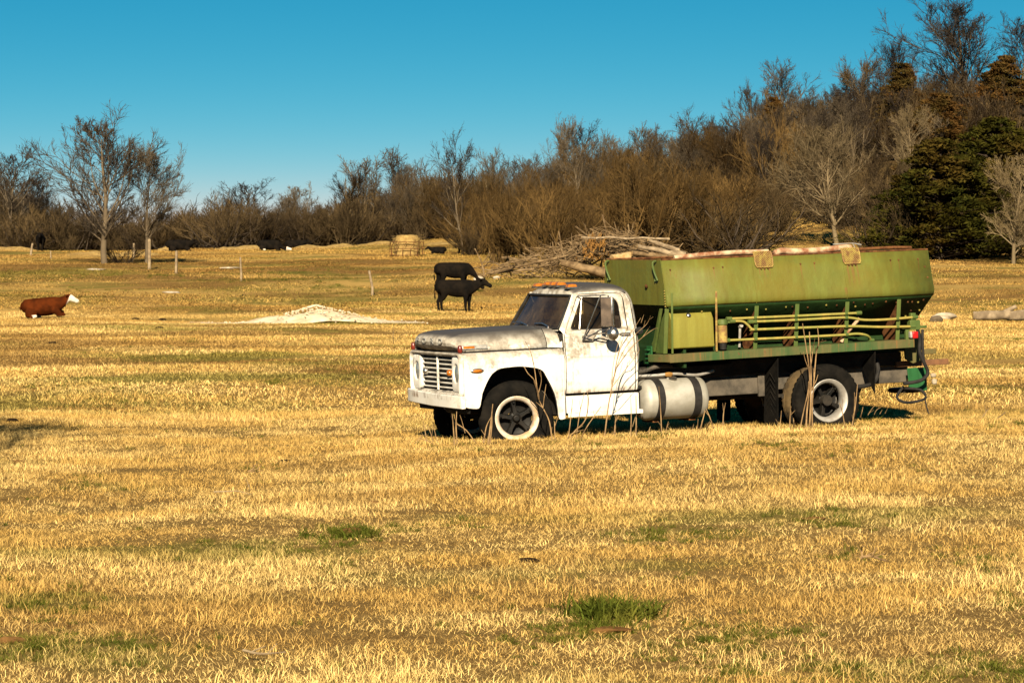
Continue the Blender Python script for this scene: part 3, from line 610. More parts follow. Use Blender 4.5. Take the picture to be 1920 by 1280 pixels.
def thicket():
    r = np.random.default_rng(17); P = []; rot = []; S = []; I = []
    keys = ['shrub0', 'shrub1', 'shrub2', 'red0', 'red1', 'red2', 'tangle0', 'tangle1', 'forest0', 'forest1', 'forest2', 'forest3', 'forest_pale0']
    srcs = []
    for k in keys:
        a, b = TREES[k]; bm = bmesh.new(); bm.from_mesh(a); n = len(bm.faces); bm.from_mesh(b); me = bpy.data.meshes.new(k); bm.to_mesh(me); bm.free()
        me.materials.append(a.materials[0]); me.materials.append(b.materials[0]); mi = np.zeros(len(me.polygons), np.int32); mi[n:] = 1; me.polygons.foreach_set('material_index', mi)
        srcs.append(bpy.data.objects.new(k, me))
    def put(px, Y, h, i, wide=1.0):
        X = (px - 960) * Y / F_PX; P.append((X, Y, gz(X, Y) - 0.1)); rot.append((r.normal(0, .05), r.normal(0, .05), r.uniform(0, 6.283))); S.append((h * wide, h * wide, h)); I.append(i)
    for _ in range(640):
        px = r.uniform(-330, 2250); Y = r.uniform(264, 350)
        X = (px - 960) * Y / F_PX; g = gz(X, Y); sky_top = np.interp(px, SK_X, SK_Y) + r.uniform(-22, 50)
        h = CAM_H + (HORIZON - sky_top) * Y / F_PX - g; h = min(h, r.uniform(4.0, 7.5))
        if h < 1.2: continue
        red = 1 if 820 < px < 1480 and r.uniform() < 0.7 else 0
        if h > 3.6 and r.uniform() < 0.5: put(px, Y, h, int(r.integers(8, 13)))
        else: put(px, Y, h, int(r.integers(3, 6)) if red else int(r.choice([0, 1, 2, 6, 7])), r.uniform(0.9, 1.4))
    for _ in range(120):                                   # edge of the wood
        px = r.uniform(-300, 960); put(px, r.uniform(266, 276), r.uniform(2.2, 4.2), int(r.choice([0, 1, 2, 6, 7, 6])), r.uniform(1.0, 1.5))
    for _ in range(90):
        px = r.uniform(880, 1420); put(px, r.uniform(214, 262), r.uniform(3.2, 5.2), int(r.choice([3, 4, 5, 3, 4, 7])), r.uniform(0.9, 1.4))
    for _ in range(60):
        px = r.uniform(1640, 2250); put(px, r.uniform(214, 262), r.uniform(3.0, 5.5), int(r.choice([0, 1, 2, 6, 7])), r.uniform(0.9, 1.3))
    for _ in range(36):
        px = r.uniform(1440, 1680); put(px, r.uniform(240, 264), r.uniform(3.0, 5.0), int(r.choice([0, 1, 2, 6, 7])), r.uniform(0.9, 1.3))
    scatter('thicket', srcs, np.array(P), np.array(rot), np.array(S), np.array(I), 'brown leafless thicket of brush massed over the hillside')
thicket()
T_ = plant
T_('field0', 'bare_tree', 'tall spreading leafless tree standing alone at the left edge of the pasture', 'tree', 196, 178, 205, wide=1.25, rot=0.4)
T_('field1', 'bare_tree', 'smaller leafless tree leaning right beside the tall spreading tree at left', 'tree', 275, 255, 207, wide=0.95, lean=0.13, rot=0.0)
T_('forest0', 'bare_tree', 'leafless tree cut by the left picture edge, its crown highest there', 'tree', 18, 262, 270, wide=1.30)
T_('forest1', 'bare_tree', 'lower leafless tree between the left picture edge and the tall spreading tree', 'tree', 66, 318, 276, wide=1.30)
T_('forest2', 'bare_tree', 'round-topped leafless tree rising from the low treeline right of centre-left gap', 'tree', 470, 332, 300, wide=1.59)
T_('forest3', 'bare_tree', 'small leafless tree left of the round-topped one in the low treeline', 'tree', 405, 352, 300, wide=1.45)
T_('forest1', 'bare_tree', 'small peaked leafless tree at the right end of the low treeline', 'tree', 562, 338, 300, wide=1.30)
T_('forest2', 'bare_tree', 'leafless tree where the treeline steps up toward the hill', 'tree', 683, 282, 296, wide=1.16)
T_('forest0', 'bare_tree', 'leafless tree above the round hay bale', 'tree', 760, 268, 292, wide=1.01)
T_('forest3', 'bare_tree', 'thin tall leafless tree directly above the standing black cows', 'tree', 868, 226, 222, wide=0.80)
T_('forest0', 'bare_tree', 'thin leafless tree poking up right of the tree above the cows', 'tree', 925, 268, 270, wide=0.72)
T_('field1', 'bare_tree', 'leafless tree standing clear of the skyline above the brush pile', 'tree', 1052, 208, 300, wide=0.62)
T_('forest2', 'bare_tree', 'leafless skyline tree just right of the one above the brush pile', 'tree', 1092, 222, 304, wide=0.87)
T_('forest1', 'bare_tree', 'low leafless tree on the skyline over the front of the hopper', 'tree', 1200, 226, 306, wide=1.16)
T_('forest3', 'bare_tree', 'spiky leafless tree on the skyline over the middle of the hopper', 'tree', 1300, 190, 306, wide=1.01)
T_('field0', 'bare_tree', 'crooked leafless tree on the skyline where the hill steepens', 'tree', 1412, 140, 308, wide=0.75)
T_('forest0', 'bare_tree', 'leafless tree in the skyline cluster left of the rust brown cedar', 'tree', 1478, 104, 312, wide=1.09)
T_('forest_pale0', 'bare_tree', 'pale stemmed leafless tree rising through the wood on the upper slope', 'tree', 1612, 88, 305, wide=1.09)
T_('field1', 'bare_tree', 'wide leafless skyline tree just left of the tallest hilltop tree', 'tree', 1682, 62, 318, wide=0.8)
T_('field0', 'bare_tree', 'tallest leafless tree on the hilltop at the upper right, cut by the top', 'tree', 1818, -34, 300, wide=1.35, rot=2.2)
T_('forest1', 'bare_tree', 'leafless tree at the upper right picture edge beside the tallest one', 'tree', 1915, 20, 312, wide=1.16)
T_('pale0', 'pale_tree', 'pale branched spreading tree standing behind the middle of the hopper', 'tree', 1570, 214, 226, wide=1.0, rot=1.0)
T_('pale1', 'pale_tree', 'pale young tree with thin stems at the right picture edge', 'tree', 1900, 285, 203, wide=0.95)
T_('pale1', 'pale_tree', 'pale bare sapling in front of the dark cedars on the slope', 'tree', 1705, 190, 262, wide=0.7)
T_('cedar0', 'cedar_tree', 'broad dark green cedar standing behind the tail of the hopper', 'tree', 1762, 262, 216, wide=1.75)
T_('cedar1', 'cedar_tree', 'dark green cedar at the far right behind the pale young tree', 'tree', 1868, 222, 232, wide=1.6)
T_('cedar1', 'cedar_tree', 'smaller dark green cedar at the left foot of the broad one', 'tree', 1690, 330, 224, wide=1.6)
T_('cedar_rust0', 'cedar_tree', 'rust brown cedar with a pointed top high on the slope', 'tree', 1692, 122, 290, wide=1.3)
T_('cedar_rust0', 'cedar_tree', 'rust brown cedar high on the slope below the tallest hilltop tree', 'tree', 1882, 108, 286, wide=1.5, rot=2.0)
T_('cedar_rust0', 'cedar_tree', 'dark bronze cedar among the brush left of the pale spreading tree', 'tree', 1450, 185, 296, wide=1.0, rot=4.0)
T_('cedar0', 'cedar_tree', 'dark green cedar filling the gap between the two largest cedars', 'tree', 1812, 268, 240, wide=1.7, rot=1.2)
T_('cedar1', 'cedar_tree', 'low dark cedar in front of the others at far right', 'tree', 1838, 345, 219, wide=1.9, rot=3.0)
T_('cedar0', 'cedar_tree', 'dark olive cedar at the right picture edge behind the pale young tree', 'tree', 1925, 250, 240, wide=1.7, rot=5.0)
T_('cedar_rust0', 'cedar_tree', 'bronze green cedar on the slope just above the broad dark one', 'tree', 1760, 178, 268, wide=1.5, rot=3.3)
T_('shrub0', 'brush_clump', 'low scrub round the foot of the thin tall tree above the cows', 'brush', 888, 415, 219, wide=1.5)
T_('red0', 'brush_clump', 'fan of reddish brown upright stems left of centre behind the brush pile', 'brush', 1030, 300, 206, wide=1.25)
T_('red1', 'brush_clump', 'large fan of reddish brown stems behind the front of the hopper', 'brush', 1205, 262, 208, wide=1.25)
T_('red2', 'brush_clump', 'reddish brown brush clump between the large fan and the bent dark trunk', 'brush', 1310, 290, 212, wide=1.1)
T_('tangle0', 'brush_clump', 'dark tangled brush arching low at the foot of the wood behind the hopper', 'brush', 1380, 330, 206, wide=1.5)
T_('red1', 'brush_clump', 'reddish brown brush clump right of the thin tall tree above the cows', 'brush', 940, 330, 210, wide=1.1, rot=3.0)
T_('shrub1', 'brush_clump', 'brown bushy clump behind the round hay bale', 'brush', 790, 330, 262, wide=1.2)
T_('shrub2', 'brush_clump', 'low wide brown bush at the pasture edge left of the hay bale', 'brush', 600, 378, 268, wide=1.6)
T_('tangle1', 'brush_clump', 'dark tangled bush at the foot of the tall tree at left', 'brush', 235, 440, 207, wide=1.3)

# ================================================================== the truck (x forward, y to its left, z up)
T_ORIGIN = (-0.251387, 46.564095, -0.173193); T_YAW, T_PITCH = R(22.8), R(2.0)
def build_truck():
    t = thing('spreader_truck', 'abandoned white truck with green spreader hopper parked in the dry pasture', 'truck', T_ORIGIN)
    c, s, cp, sp = math.cos(T_YAW), math.sin(T_YAW), math.cos(T_PITCH), math.sin(T_PITCH)
    Fv = Vector((-c * cp, -s * cp, -sp)); Lv = Vector((s, -c, 0)); Uv = Fv.cross(Lv)
    t.rotation_euler = Matrix((Fv, Lv, Uv)).transposed().to_euler()
    YZ = [(0.785, 0.89), (0.80, 0.915), (0.86, 0.932), (1.0, 0.944), (1.22, 0.950), (1.265, 0.953), (1.285, 0.962), (1.305, 0.956), (1.33, 0.938), (1.45, 0.932), (1.56, 0.922), (1.61, 0.905), (1.66, 0.872), (1.80, 0.832), (2.05, 0.765), (2.125, 0.742), (2.4, 0.742)]
    def hw(z): return float(np.interp(z, [a for a, _ in YZ], [b for _, b in YZ]))
    # ---- frame, axles, dark running gear
    for sd in (-1, 1):
        m = MB(); m.box(0.70, -6.22, sd * 0.40, sd * 0.46, 0.66, 0.90); m.build('frame_rail', 'frame', t, 0.008)
    for x in (0.55, -0.9, -2.2, -3.3, -4.3, -5.2, -6.1): m = MB(); m.box(x - 0.05, x + 0.05, -0.39, 0.39, 0.70, 0.86); m.build('crossmember', 'dark', t)
    m = MB(); m.tube([(0, -0.80, 0.5), (0, -0.5, 0.44), (0, 0.5, 0.44), (0, 0.80, 0.5)], 0.055, 10); m.build('front_axle', 'dark', t)
    m = MB(); m.tube([(-4.66, -0.95, 0.5), (-4.66, -0.2, 0.5), (-4.66, 0, 0.5), (-4.66, 0.2, 0.5), (-4.66, 0.95, 0.5)], [0.075, 0.09, 0.20, 0.09, 0.075], 14); m.build('rear_axle', 'dark', t)
    m = MB(); m.tube([(-0.9, 0, 0.62), (-4.5, 0, 0.56)], 0.05, 10); m.build('drive_shaft', 'dark', t)
    m = MB(); m.box(0.55, -0.62, -0.36, 0.36, 0.55, 1.32); m.box(-0.62, -1.3, -0.22, 0.22, 0.45, 0.85); m.build('engine', 'dark', t, 0.03)
    for sd in (-1, 1):
        m = MB()
        for k in range(5):
            L = 0.72 - 0.1 * k; m.hexa([(-4.66 - L, sd * 0.5, 0.60 - 0.02 * k - 0.02), (-4.66 - L, sd * 0.58, 0.60 - 0.02 * k - 0.02), (-4.66 - L, sd * 0.58, 0.60 - 0.02 * k), (-4.66 - L, sd * 0.5, 0.60 - 0.02 * k)],
                                              [(-4.66 + L, sd * 0.5, 0.60 - 0.02 * k - 0.02), (-4.66 + L, sd * 0.58, 0.60 - 0.02 * k - 0.02), (-4.66 + L, sd * 0.58, 0.60 - 0.02 * k), (-4.66 + L, sd * 0.5, 0.60 - 0.02 * k)])
        m.build('leaf_spring', 'dark', t)
    # ---- wheels
    def tyre(mat, parent, y0, lug=True):
        m = MB(); n = 120; R0 = 0.505
        prof = [(0.285, -0.085), (0.30, -0.102), (0.36, -0.122), (0.42, -0.122), (0.465, -0.108), (0.490, -0.092), (0.502, -0.075), (0.504, -0.03), (0.492, -0.024), (0.492, -0.014), (0.505, -0.008), (0.505, 0.008), (0.492, 0.014), (0.492, 0.024), (0.504, 0.03), (0.502, 0.075), (0.490, 0.092), (0.465, 0.108), (0.42, 0.122), (0.36, 0.122), (0.30, 0.102), (0.285, 0.085)]
        secs = []
        for i in range(n):
            a = 2 * math.pi * i / n; low = i % 3 == 0 and lug; sec = []
            for r, y in prof:
                q = r - (0.013 if (low and r > 0.48 and 0.05 < abs(y) < 0.10) else 0)
                sec.append((q * math.cos(a), y0 + y, q * math.sin(a)))
            secs.append(sec)
        m.loft(secs + [secs[0]]); return m.build('tyre', mat, parent, 0, 50)
    def rim(mat, parent, y0, out, steel=False):
        m = MB(); d = out
        prof = [(0.255, y0 - d * 0.085), (0.275, y0 - d * 0.09), (0.285, y0 - d * 0.08), (0.262, y0 - d * 0.06), (0.250, y0 - d * 0.02), (0.250, y0 + d * 0.03), (0.262, y0 + d * 0.06), (0.275, y0 + d * 0.085), (0.296, y0 + d * 0.098), (0.300, y0 + d * 0.108), (0.290, y0 + d * 0.112), (0.262, y0 + d * 0.098), (0.238, y0 + d * 0.06), (0.232, y0 + d * 0.02), (0.236, y0 - d * 0.06), (0.255, y0 - d * 0.085)]
        m.lathe_y(prof, n=56); return m.build('rim', mat, parent, 0, 45)
    def hub(parent, y0, out, n=5, depth=0.02):
        m = MB(); d = out
        m.lathe_y([(0.0, y0 + d * 0.085), (0.035, y0 + d * 0.085), (0.045, y0 + d * 0.075), (0.050, y0 + d * 0.03), (0.085, y0 + d * 0.015), (0.095, y0 - d * 0.03), (0.09, y0 - d * 0.09), (0.0, y0 - d * 0.09)], n=24)
        for i in range(n):
            a = 2 * math.pi * i / n + 0.35; ca, sa = math.cos(a), math.sin(a)
            def P(r, w_, y): return (r * ca - w_ * sa, y, r * sa + w_ * ca)
            m.loft([[P(0.06, -0.045, y0 - d * 0.06), P(0.06, 0.045, y0 - d * 0.06), P(0.06, 0.030, y0 + d * 0.035), P(0.06, -0.030, y0 + d * 0.035)],
                    [P(0.15, -0.034, y0 - d * 0.055), P(0.15, 0.034, y0 - d * 0.055), P(0.15, 0.022, y0 + d * 0.030), P(0.15, -0.022, y0 + d * 0.030)],
                    [P(0.238, -0.044, y0 - d * 0.03), P(0.238, 0.044, y0 - d * 0.03), P(0.238, 0.036, y0 + d * 0.04), P(0.238, -0.036, y0 + d * 0.04)]], True, True)
            m.tube([P(0.215, 0, y0 + d * 0.035), P(0.215, 0, y0 + d * 0.075)], 0.015, 6)
        m.lathe_y([(0.10, y0 - d * 0.08), (0.21, y0 - d * 0.085), (0.232, y0 - d * 0.07)], n=32)
        return m.build('hub', 'hub', parent, 0.004, 40)
    def wheel(x, y, out, steer=0.0, rm='rim_white', tm='rubber', label=None, dep=0.0):
        w_ = bpy.data.objects.new('wheel', None); COL.objects.link(w_); w_.parent = t; w_.location = (x, y, 0.5); w_.rotation_euler = (0, RNG.uniform(0, 1), 0) if not steer else (0, 0.2, steer)
        w_['label'] = label
        tyre(tm, w_, 0, True); rim(rm, w_, 0, out); hub(w_, -dep * out, out)
    wheel(0, 0.82, 1, -R(13), 'rim_white', 'rubber', 'front wheel with chalky white rim and black five spoke hub')
    wheel(0, -0.82, -1, -R(13), 'rim_white', 'rubber', 'far front wheel in the shade under the bumper')
    for sd in (1, -1):
        wheel(-4.66, sd * 0.885, sd, 0, 'rim_steel', 'rubber', 'outer rear wheel with deep grey steel rim', 0.05)
        wheel(-4.66, sd * 0.60, -sd, 0, 'rim_steel', 'rubber_dusty', 'inner rear wheel with dusty tread')
    # ---- hood and cowl
    HP = [(0, 1.700), (0.20, 1.699), (0.38, 1.692), (0.42, 1.700), (0.46, 1.690), (0.58, 1.676), (0.625, 1.672), (0.655, 1.676), (0.69, 1.655), (0.74, 1.615), (0.79, 1.555), (0.828, 1.480), (0.842, 1.425)]
    HPf = [(-y, z) for y, z in HP[:0:-1]] + HP
    def hz(y, z, x): return 1.425 + (z - 1.425) * (0.93 + 0.07 * sstep(0.85, -0.4, x))
    secs = []
    for d, kz in ((0.085, 0.02), (0.05, 0.16), (0.012, 0.30), (0.0, 0.48), (0.02, 0.70), (0.065, 0.87), (0.14, 0.96), (0.26, 1.0), (0.6, 1.0), (1.0, 1.0), (1.365, 1.0)):
        sec = []
        for y, z in HPf:
            xf = 0.905 - 0.125 * abs(y / 0.842) ** 3.2; x = xf - d if d < 0.5 else 0.905 - d
            if d == 1.365: x = -0.478
            zz = hz(y, z, x); sec.append((x, y * (1 - 0.012 * max(0, 1 - d * 4)), 1.425 + (zz - 1.425) * kz))
        secs.append(sec)
    m = MB(); m.loft(secs); hood = m.build('hood', 'white_hood', t, 0, 28); hood['label'] = 'hood with blackened peeling paint on top'
    md = hood.modifiers.new('thick', 'SOLIDIFY'); md.thickness = 0.012; md.offset = -1
    secs = []
    for x0, xc in ((-0.488, -0.488), (-0.58, -0.56), (-0.70, -0.645)):
        secs.append([((xc + (x0 - xc) * abs(y / 0.842) ** 3), y * (1 + 0.06 * sstep(-0.488, -0.70, x0)), hz(y, z, -0.5) - 0.01 * (x0 < -0.6)) for y, z in HPf])
    m = MB(); m.loft(secs); m.build('cowl', 'white', t, 0, 30)
    fc = bpy.data.curves.new('letters', 'FONT')
    for i, ch in enumerate('FORD'):                      # lettering along the front lip of the hood
        cu = bpy.data.curves.new('letter', 'FONT'); cu.body = ch; cu.size = 0.13; cu.extrude = 0.006; cu.align_x = 'CENTER'; cu.align_y = 'CENTER'
        tmp = bpy.data.objects.new('letter_tmp', cu); COL.objects.link(tmp); dg = bpy.context.evaluated_depsgraph_get()
        me = bpy.data.meshes.new_from_object(tmp.evaluated_get(dg)); bpy.data.objects.remove(tmp); me.materials.clear(); me.materials.append(M['badge'])
        o = bpy.data.objects.new('letter', me); COL.objects.link(o); o.parent = hood
        y = -0.42 + 0.28 * i; o.location = (0.905 - 0.125 * abs(y / 0.842) ** 3.2 + 0.006, y, 1.425 + (1.68 - 1.425) * 0.50)
        o.rotation_euler = Matrix(((0, 0, 1), (1, 0, 0), (0, 1, 0))).to_euler(); o.scale = (1.5, 0.8, 1)
    bpy.data.curves.remove(fc)
    # ---- fenders
    arch = [(0.735, 0.676), (0.601, 0.669), (0.560, 0.78), (0.532, 0.886), (0.425, 1.08), (0.299, 1.174), (0.12, 1.196), (-0.066, 1.194), (-0.313, 1.144), (-0.403, 1.025), (-0.512, 0.804), (-0.555, 0.62), (-0.579, 0.463), (-0.680, 0.465)]
    tops = [0.735, 0.64, 0.60, 0.555, 0.44, 0.30, 0.12, -0.066, -0.33, -0.43, -0.54, -0.60, -0.64, -0.69]
    A2 = catmull([(a, b, u) for (a, b), u in zip(arch, tops)], 4)
    for sd in (1, -1):
        secs = []
        def yo(x): return 0.985 - 0.04 * float(sstep(-0.45, -0.69, x)) - 0.012 * float(sstep(0.6, 0.735, x))
        # corner that wraps round to the grille
        for x, yy, zb in ((0.79, 0.925, 0.70), (0.775, 0.955, 0.69)):
            secs.append([(x - 0.02, sd * 0.80, 1.418), (x - 0.01, sd * (yy - 0.07), 1.412), (x, sd * (yy - 0.025), 1.385), (x, sd * (yy - 0.008), 1.32), (x, sd * yy, 1.24), (x, sd * yy, 1.0), (x, sd * yy, zb), (x, sd * (yy - 0.04), zb)])
        for xb, zb, xt in A2:
            xb, zb, xt = float(xb), float(zb), float(xt); yb = yo((xb + xt) / 2); h = 1.24 - zb
            def q(f): return xt + (xb - xt) * f
            z1 = max(zb + 0.6 * h, zb + 0.02); z2 = zb + 0.05
            secs.append([(xt, sd * 0.838, 1.416), (xt, sd * (yb - 0.075), 1.405), (xt, sd * (yb - 0.035), 1.365), (xt, sd * (yb - 0.008), 1.31), (q(0.12), sd * yb, 1.245),
                         (q(0.6), sd * (yb - 0.004), zb + 0.45 * h), (xb, sd * (yb + 0.006), zb), (xb - 0.0, sd * (yb - 0.05), zb + 0.004)])
        m = MB(); m.loft(secs); o = m.build('fender', 'white', t, 0, 30); md = o.modifiers.new('thick', 'SOLIDIFY'); md.thickness = 0.008; md.offset = -1 if sd > 0 else 1
        m = MB(); m.loft([[(x, sd * 0.42, z), (x, sd * 0.93, z)] for x, z in [(0.70, 0.6), (0.70, 1.0), (0.60, 1.25), (0.30, 1.36), (-0.35, 1.36), (-0.58, 1.15), (-0.66, 0.5)]])
        m.add([(0.70, sd * 0.42, 0.6), (0.70, sd * 0.42, 1.36), (-0.66, sd * 0.42, 1.36), (-0.66, sd * 0.42, 0.5)], [(0, 1, 2, 3)]); m.build('wheel_well', 'dark', t)
        # marker light, badge, reflector
        m = MB(); m.lathe_y([(0.0, 0.016), (0.028, 0.012), (0.04, 0.0), (0.0, -0.005)], n=18); m.v = [(x * 2.0, y, z * 0.65) for x, y, z in m.v]
        o = m.build('side_marker_light', 'amber', t, 0, 60); o.location = (0.60, sd * 0.985, 1.165); o.scale = (1, sd, 1)
        m = MB(); m.lathe_y([(0.032, 0.012), (0.046, 0.008), (0.050, 0.0), (0.0, -0.005)], n=18); m.v = [(x * 2.0, y, z * 0.75) for x, y, z in m.v]; b = m.build('bezel', 'chrome', o, 0, 60); b.location = (0, -0.006, 0)
        m = MB(); m.box(0.40, 0.77, 0, 0.012, -0.028, 0.028); o = m.build('hood_badge', 'badge', t, 0.006); o.location = (-0.015, sd * 0.838, 1.475); o.rotation_euler = (sd * R(13), 0, 0)
        m = MB(); m.box(0.59, 0.75, 0.0125, 0.017, -0.016, 0.016); m.build('amber_inlay', 'amber', o, 0.003)
        m = MB(); m.box(0.42, 0.57, 0.0125, 0.016, -0.014, 0.014); m.build('grey_inlay', 'rim_steel', o, 0.003)
        m = MB(); m.tube([(0.79, sd * 0.86, 1.41), (0.79, sd * 0.86, 1.43), (0.79, sd * 0.86, 1.49), (0.79, sd * 0.86, 1.51)], [0.026, 0.034, 0.032, 0.018], 12); m.build('corner_reflector', 'darkred_lens', t)
    # ---- grille panel
    def rr(y0, y1, z0, z1, r, n=48): return resample(rounded_poly([(y0, z0), (y1, z0), (y1, z1), (y0, z1)], r, 7), n)
    o1 = rr(-0.935, 0.935, 0.815, 1.415, 0.09, 96); o2 = rr(-0.925, 0.925, 0.825, 1.405, 0.09, 96); o3 = rr(-0.88, 0.88, 0.875, 1.365, 0.07, 96); o4 = rr(-0.865, 0.865, 0.89, 1.35, 0.06, 96)
    m = MB(); m.loft([[(x, y, z) for y, z in o] for x, o in ((0.70, o1), (0.80, o1), (0.825, o2), (0.835, o3 * 0.5 + o2 * 0.5), (0.815, o3), (0.765, o4))], True)
    panel = m.build('grille_panel', 'white', t, 0, 50)
    m = MB(); m.box(0.70, 0.735, -0.87, 0.87, 0.88, 1.36); m.build('grille_backing', 'black', panel)
    for i in range(7):
        z = 0.925 + 0.0625 * i; m = MB(); m.hexa([(0.775, -0.56, z - 0.006), (0.745, -0.56, z - 0.013), (0.745, -0.56, z + 0.013), (0.78, -0.56, z + 0.006)], [(0.775, 0.56, z - 0.006), (0.745, 0.56, z - 0.013), (0.745, 0.56, z + 0.013), (0.78, 0.56, z + 0.006)])
        m.build('grille_bar', 'white_clean', panel, 0.003)
    for y in (-0.20, 0.20)[:1]:
        m = MB(); m.box(0.765, 0.792, -0.014, 0.014, 0.89, 1.35); m.build('grille_divider', 'white_clean', panel, 0.004)
    for sd in (1, -1):
        a1 = rr(0.575, 0.868, 0.885, 1.355, 0.07, 64) * np.array([sd, 1]); a2 = rr(0.60, 0.85, 0.90, 1.34, 0.09, 64) * np.array([sd, 1])
        ang = np.linspace(0, 2 * math.pi, 64, endpoint=False); st = -math.pi * 0.75
        cir = np.stack([sd * (0.722 + 0.100 * np.cos(ang + st)), 1.13 + 0.135 * np.sin(ang + st)], 1); cir2 = np.stack([sd * (0.722 + 0.086 * np.cos(ang + st)), 1.13 + 0.118 * np.sin(ang + st)], 1)
        m = MB(); m.loft([[(x, y, z) for y, z in o] for x, o in ((0.745, a1), (0.80, a1), (0.812, a2), (0.805, cir), (0.77, cir2))], True); hl = m.build('headlight', 'white_clean', panel, 0, 45)
        m = MB(); m.lathe_x([(0.0, 0.812), (0.04, 0.808), (0.075, 0.797), (0.088, 0.775)], n=28); m.v = [(x, y + sd * 0.722, z * 1.36 + 1.13) for x, y, z in m.v]; hl2 = m.build('headlamp_lens', 'lamp', panel, 0, 60)
        m = MB(); m.lathe_x([(0.0, 0.822), (0.03, 0.818), (0.044, 0.80), (0.046, 0.765)], n=20); m.v = [(x, y + sd * 0.44, z + 1.13) for x, y, z in m.v]; m.build('parking_light', 'amber' if sd > 0 else 'chrome', panel, 0, 50)
    # ---- bumper
    secs = []
    for y, x, dz in [(-0.987, 0.845, 0.03), (-0.94, 0.865, 0.028), (-0.6, 0.885, 0.018), (0, 0.89, 0.0), (0.6, 0.885, -0.004), (0.94, 0.865, -0.006), (0.987, 0.845, -0.006)]:
        secs.append([(x - 0.06, y, 0.845 + dz), (x - 0.008, y, 0.848 + dz), (x, y, 0.838 + dz), (x, y, 0.684 + dz), (x - 0.008, y, 0.674 + dz), (x - 0.06, y, 0.677 + dz)])
    m = MB(); m.loft(secs, True, True); m.build('bumper', 'white_clean', t, 0.004, 35)
    for sd in (1, -1):
        m = MB(); m.box(0.55, 0.80, sd * 0.38, sd * 0.46, 0.70, 0.82); m.build('bumper_bracket', 'dark', t)
    # ---- cab shell: roof and back wall
    prof = catmull([(-0.915, 2.118), (-0.93, 2.165), (-0.985, 2.212), (-1.10, 2.246), (-1.30, 2.266), (-1.52, 2.256), (-1.68, 2.228), (-1.78, 2.17), (-1.845, 2.08), (-1.885, 1.95), (-1.90, 1.66), (-1.895, 1.29), (-1.87, 0.80)], 3)
    vs = np.r_[np.linspace(-1, -0.84, 7), np.linspace(-0.75, 0.75, 11), np.linspace(0.84, 1, 7)]; secs = []
    for x, z in prof:
        x, z = float(x), float(z); sec = []
        for v in vs:
            e = abs(v); roof = 1 - float(sstep(2.0, 2.13, z)) * 0
            zz = 2.118 + (z - 2.118) * (1 - e ** 5) ** 0.75 if z > 2.118 else z
            back = float(sstep(-1.45, -1.85, x)); front = float(sstep(-1.1, -0.915, x))
            xx = x + 0.125 * e ** 7 * back - 0.028 * e ** 4 * front + 0.03 * front * (1 - e * e)
            sec.append((xx, v * hw(zz), zz))
        secs.append(sec)
    m = MB(); m.loft(secs); cab = m.build('cab_shell', 'white', t, 0, 40); cab['label'] = 'cab roof and back with grime streaked white paint'
    XB = -1.765
    def side_pt(x, z, sd, off=0.0): return (x, sd * (hw(z) + off), z)
    win = rounded_poly([(-0.822, 1.655), (-1.588, 1.640), (-1.580, 2.048), (-1.045, 2.078)], [0.05, 0.06, 0.12, 0.04], 7)
    frm = rounded_poly([(-0.728, 1.600), (-1.655, 1.600), (-1.650, 2.085), (-1.560, 2.112), (-1.0, 2.114)], [0.02, 0.02, 0.10, 0.06, 0.05], 6)
    out = rounded_poly([(-0.705, 1.592), (XB, 1.592), (XB + 0.015, 2.04), (XB + 0.10, 2.122), (-0.93, 2.124)], [0.005, 0.005, 0.08, 0.05, 0.005], 6)
    N = 120
    def ring(poly): 
        P = resample(poly, N); return P
    def aligned(A, B):
        """reorder B so that point i lies at the same angle as point i of A"""
        c0 = np.array([-1.27, 1.85]); angA = np.unwrap(np.arctan2(*(A - c0).T[::-1])); D = resample(B, 1500); angB = np.arctan2(*(D - c0).T[::-1])
        return np.array([D[np.argmin(np.abs((angB - a + math.pi) % (2 * math.pi) - math.pi))] for a in angA])
    W = resample(frm, N); win_r = aligned(W, win); out_r = aligned(W, out)
    lowx0, lowx1 = -0.716, -1.733
    for sd in (1, -1):
        # door: lower panel plus window frame, standing a little proud of the dark gap round it
        zs = [0.795, 0.805, 0.86, 0.93, 0.96, 0.985, 1.10, 1.22, 1.262, 1.285, 1.308, 1.332, 1.45, 1.56, 1.60]; secs = []
        for z in zs:
            off = 0.006 if 0.93 < z < 0.98 else 0.0
            secs.append([(lowx0 if i == 0 else x, sd * (hw(z) + off + (-0.008 if i in (0, 6) else 0)), z) for i, x in enumerate((lowx0, lowx0 - 0.008, -0.95, -1.2, -1.5, lowx1 + 0.008, lowx1))])
        m = MB(); m.loft(secs)
        k0 = [side_pt(x, z, sd, -0.022) for x, z in win_r]; k1 = [side_pt(x, z, sd, 0.0) for x, z in (win_r * 0.86 + W * 0.14)]; k2 = [side_pt(x, z, sd, 0.004) for x, z in (win_r * 0.4 + W * 0.6)]; k3 = [side_pt(x, z, sd, -0.004) for x, z in W]
        m.loft([k0, k1, k2, k3], True); door = m.build('door', 'white', t, 0, 35); door['label'] = 'grimy white cab door with streaked paint' if sd > 0 else 'far cab door'
        g = MB(); P = [side_pt(x, z, sd, -0.016) for x, z in win_r]; cc = np.mean(np.array(P), 0); g.add(P + [tuple(cc)], [(i, (i + 1) % N, N) for i in range(N)]); g.build('window_pane', 'glass_side', door, 0, 0)
        m = MB(); m.tube([side_pt(-0.955, 1.652, sd, -0.012), side_pt(-1.055, 2.075, sd, -0.012)], 0.011, 8); m.build('vent_window_bar', 'chrome', door)
        m = MB(); m.tube([(x, y, z) for x, y, z in k0] + [k0[0]], 0.007, 5, False); m.build('window_seal', 'black', door)
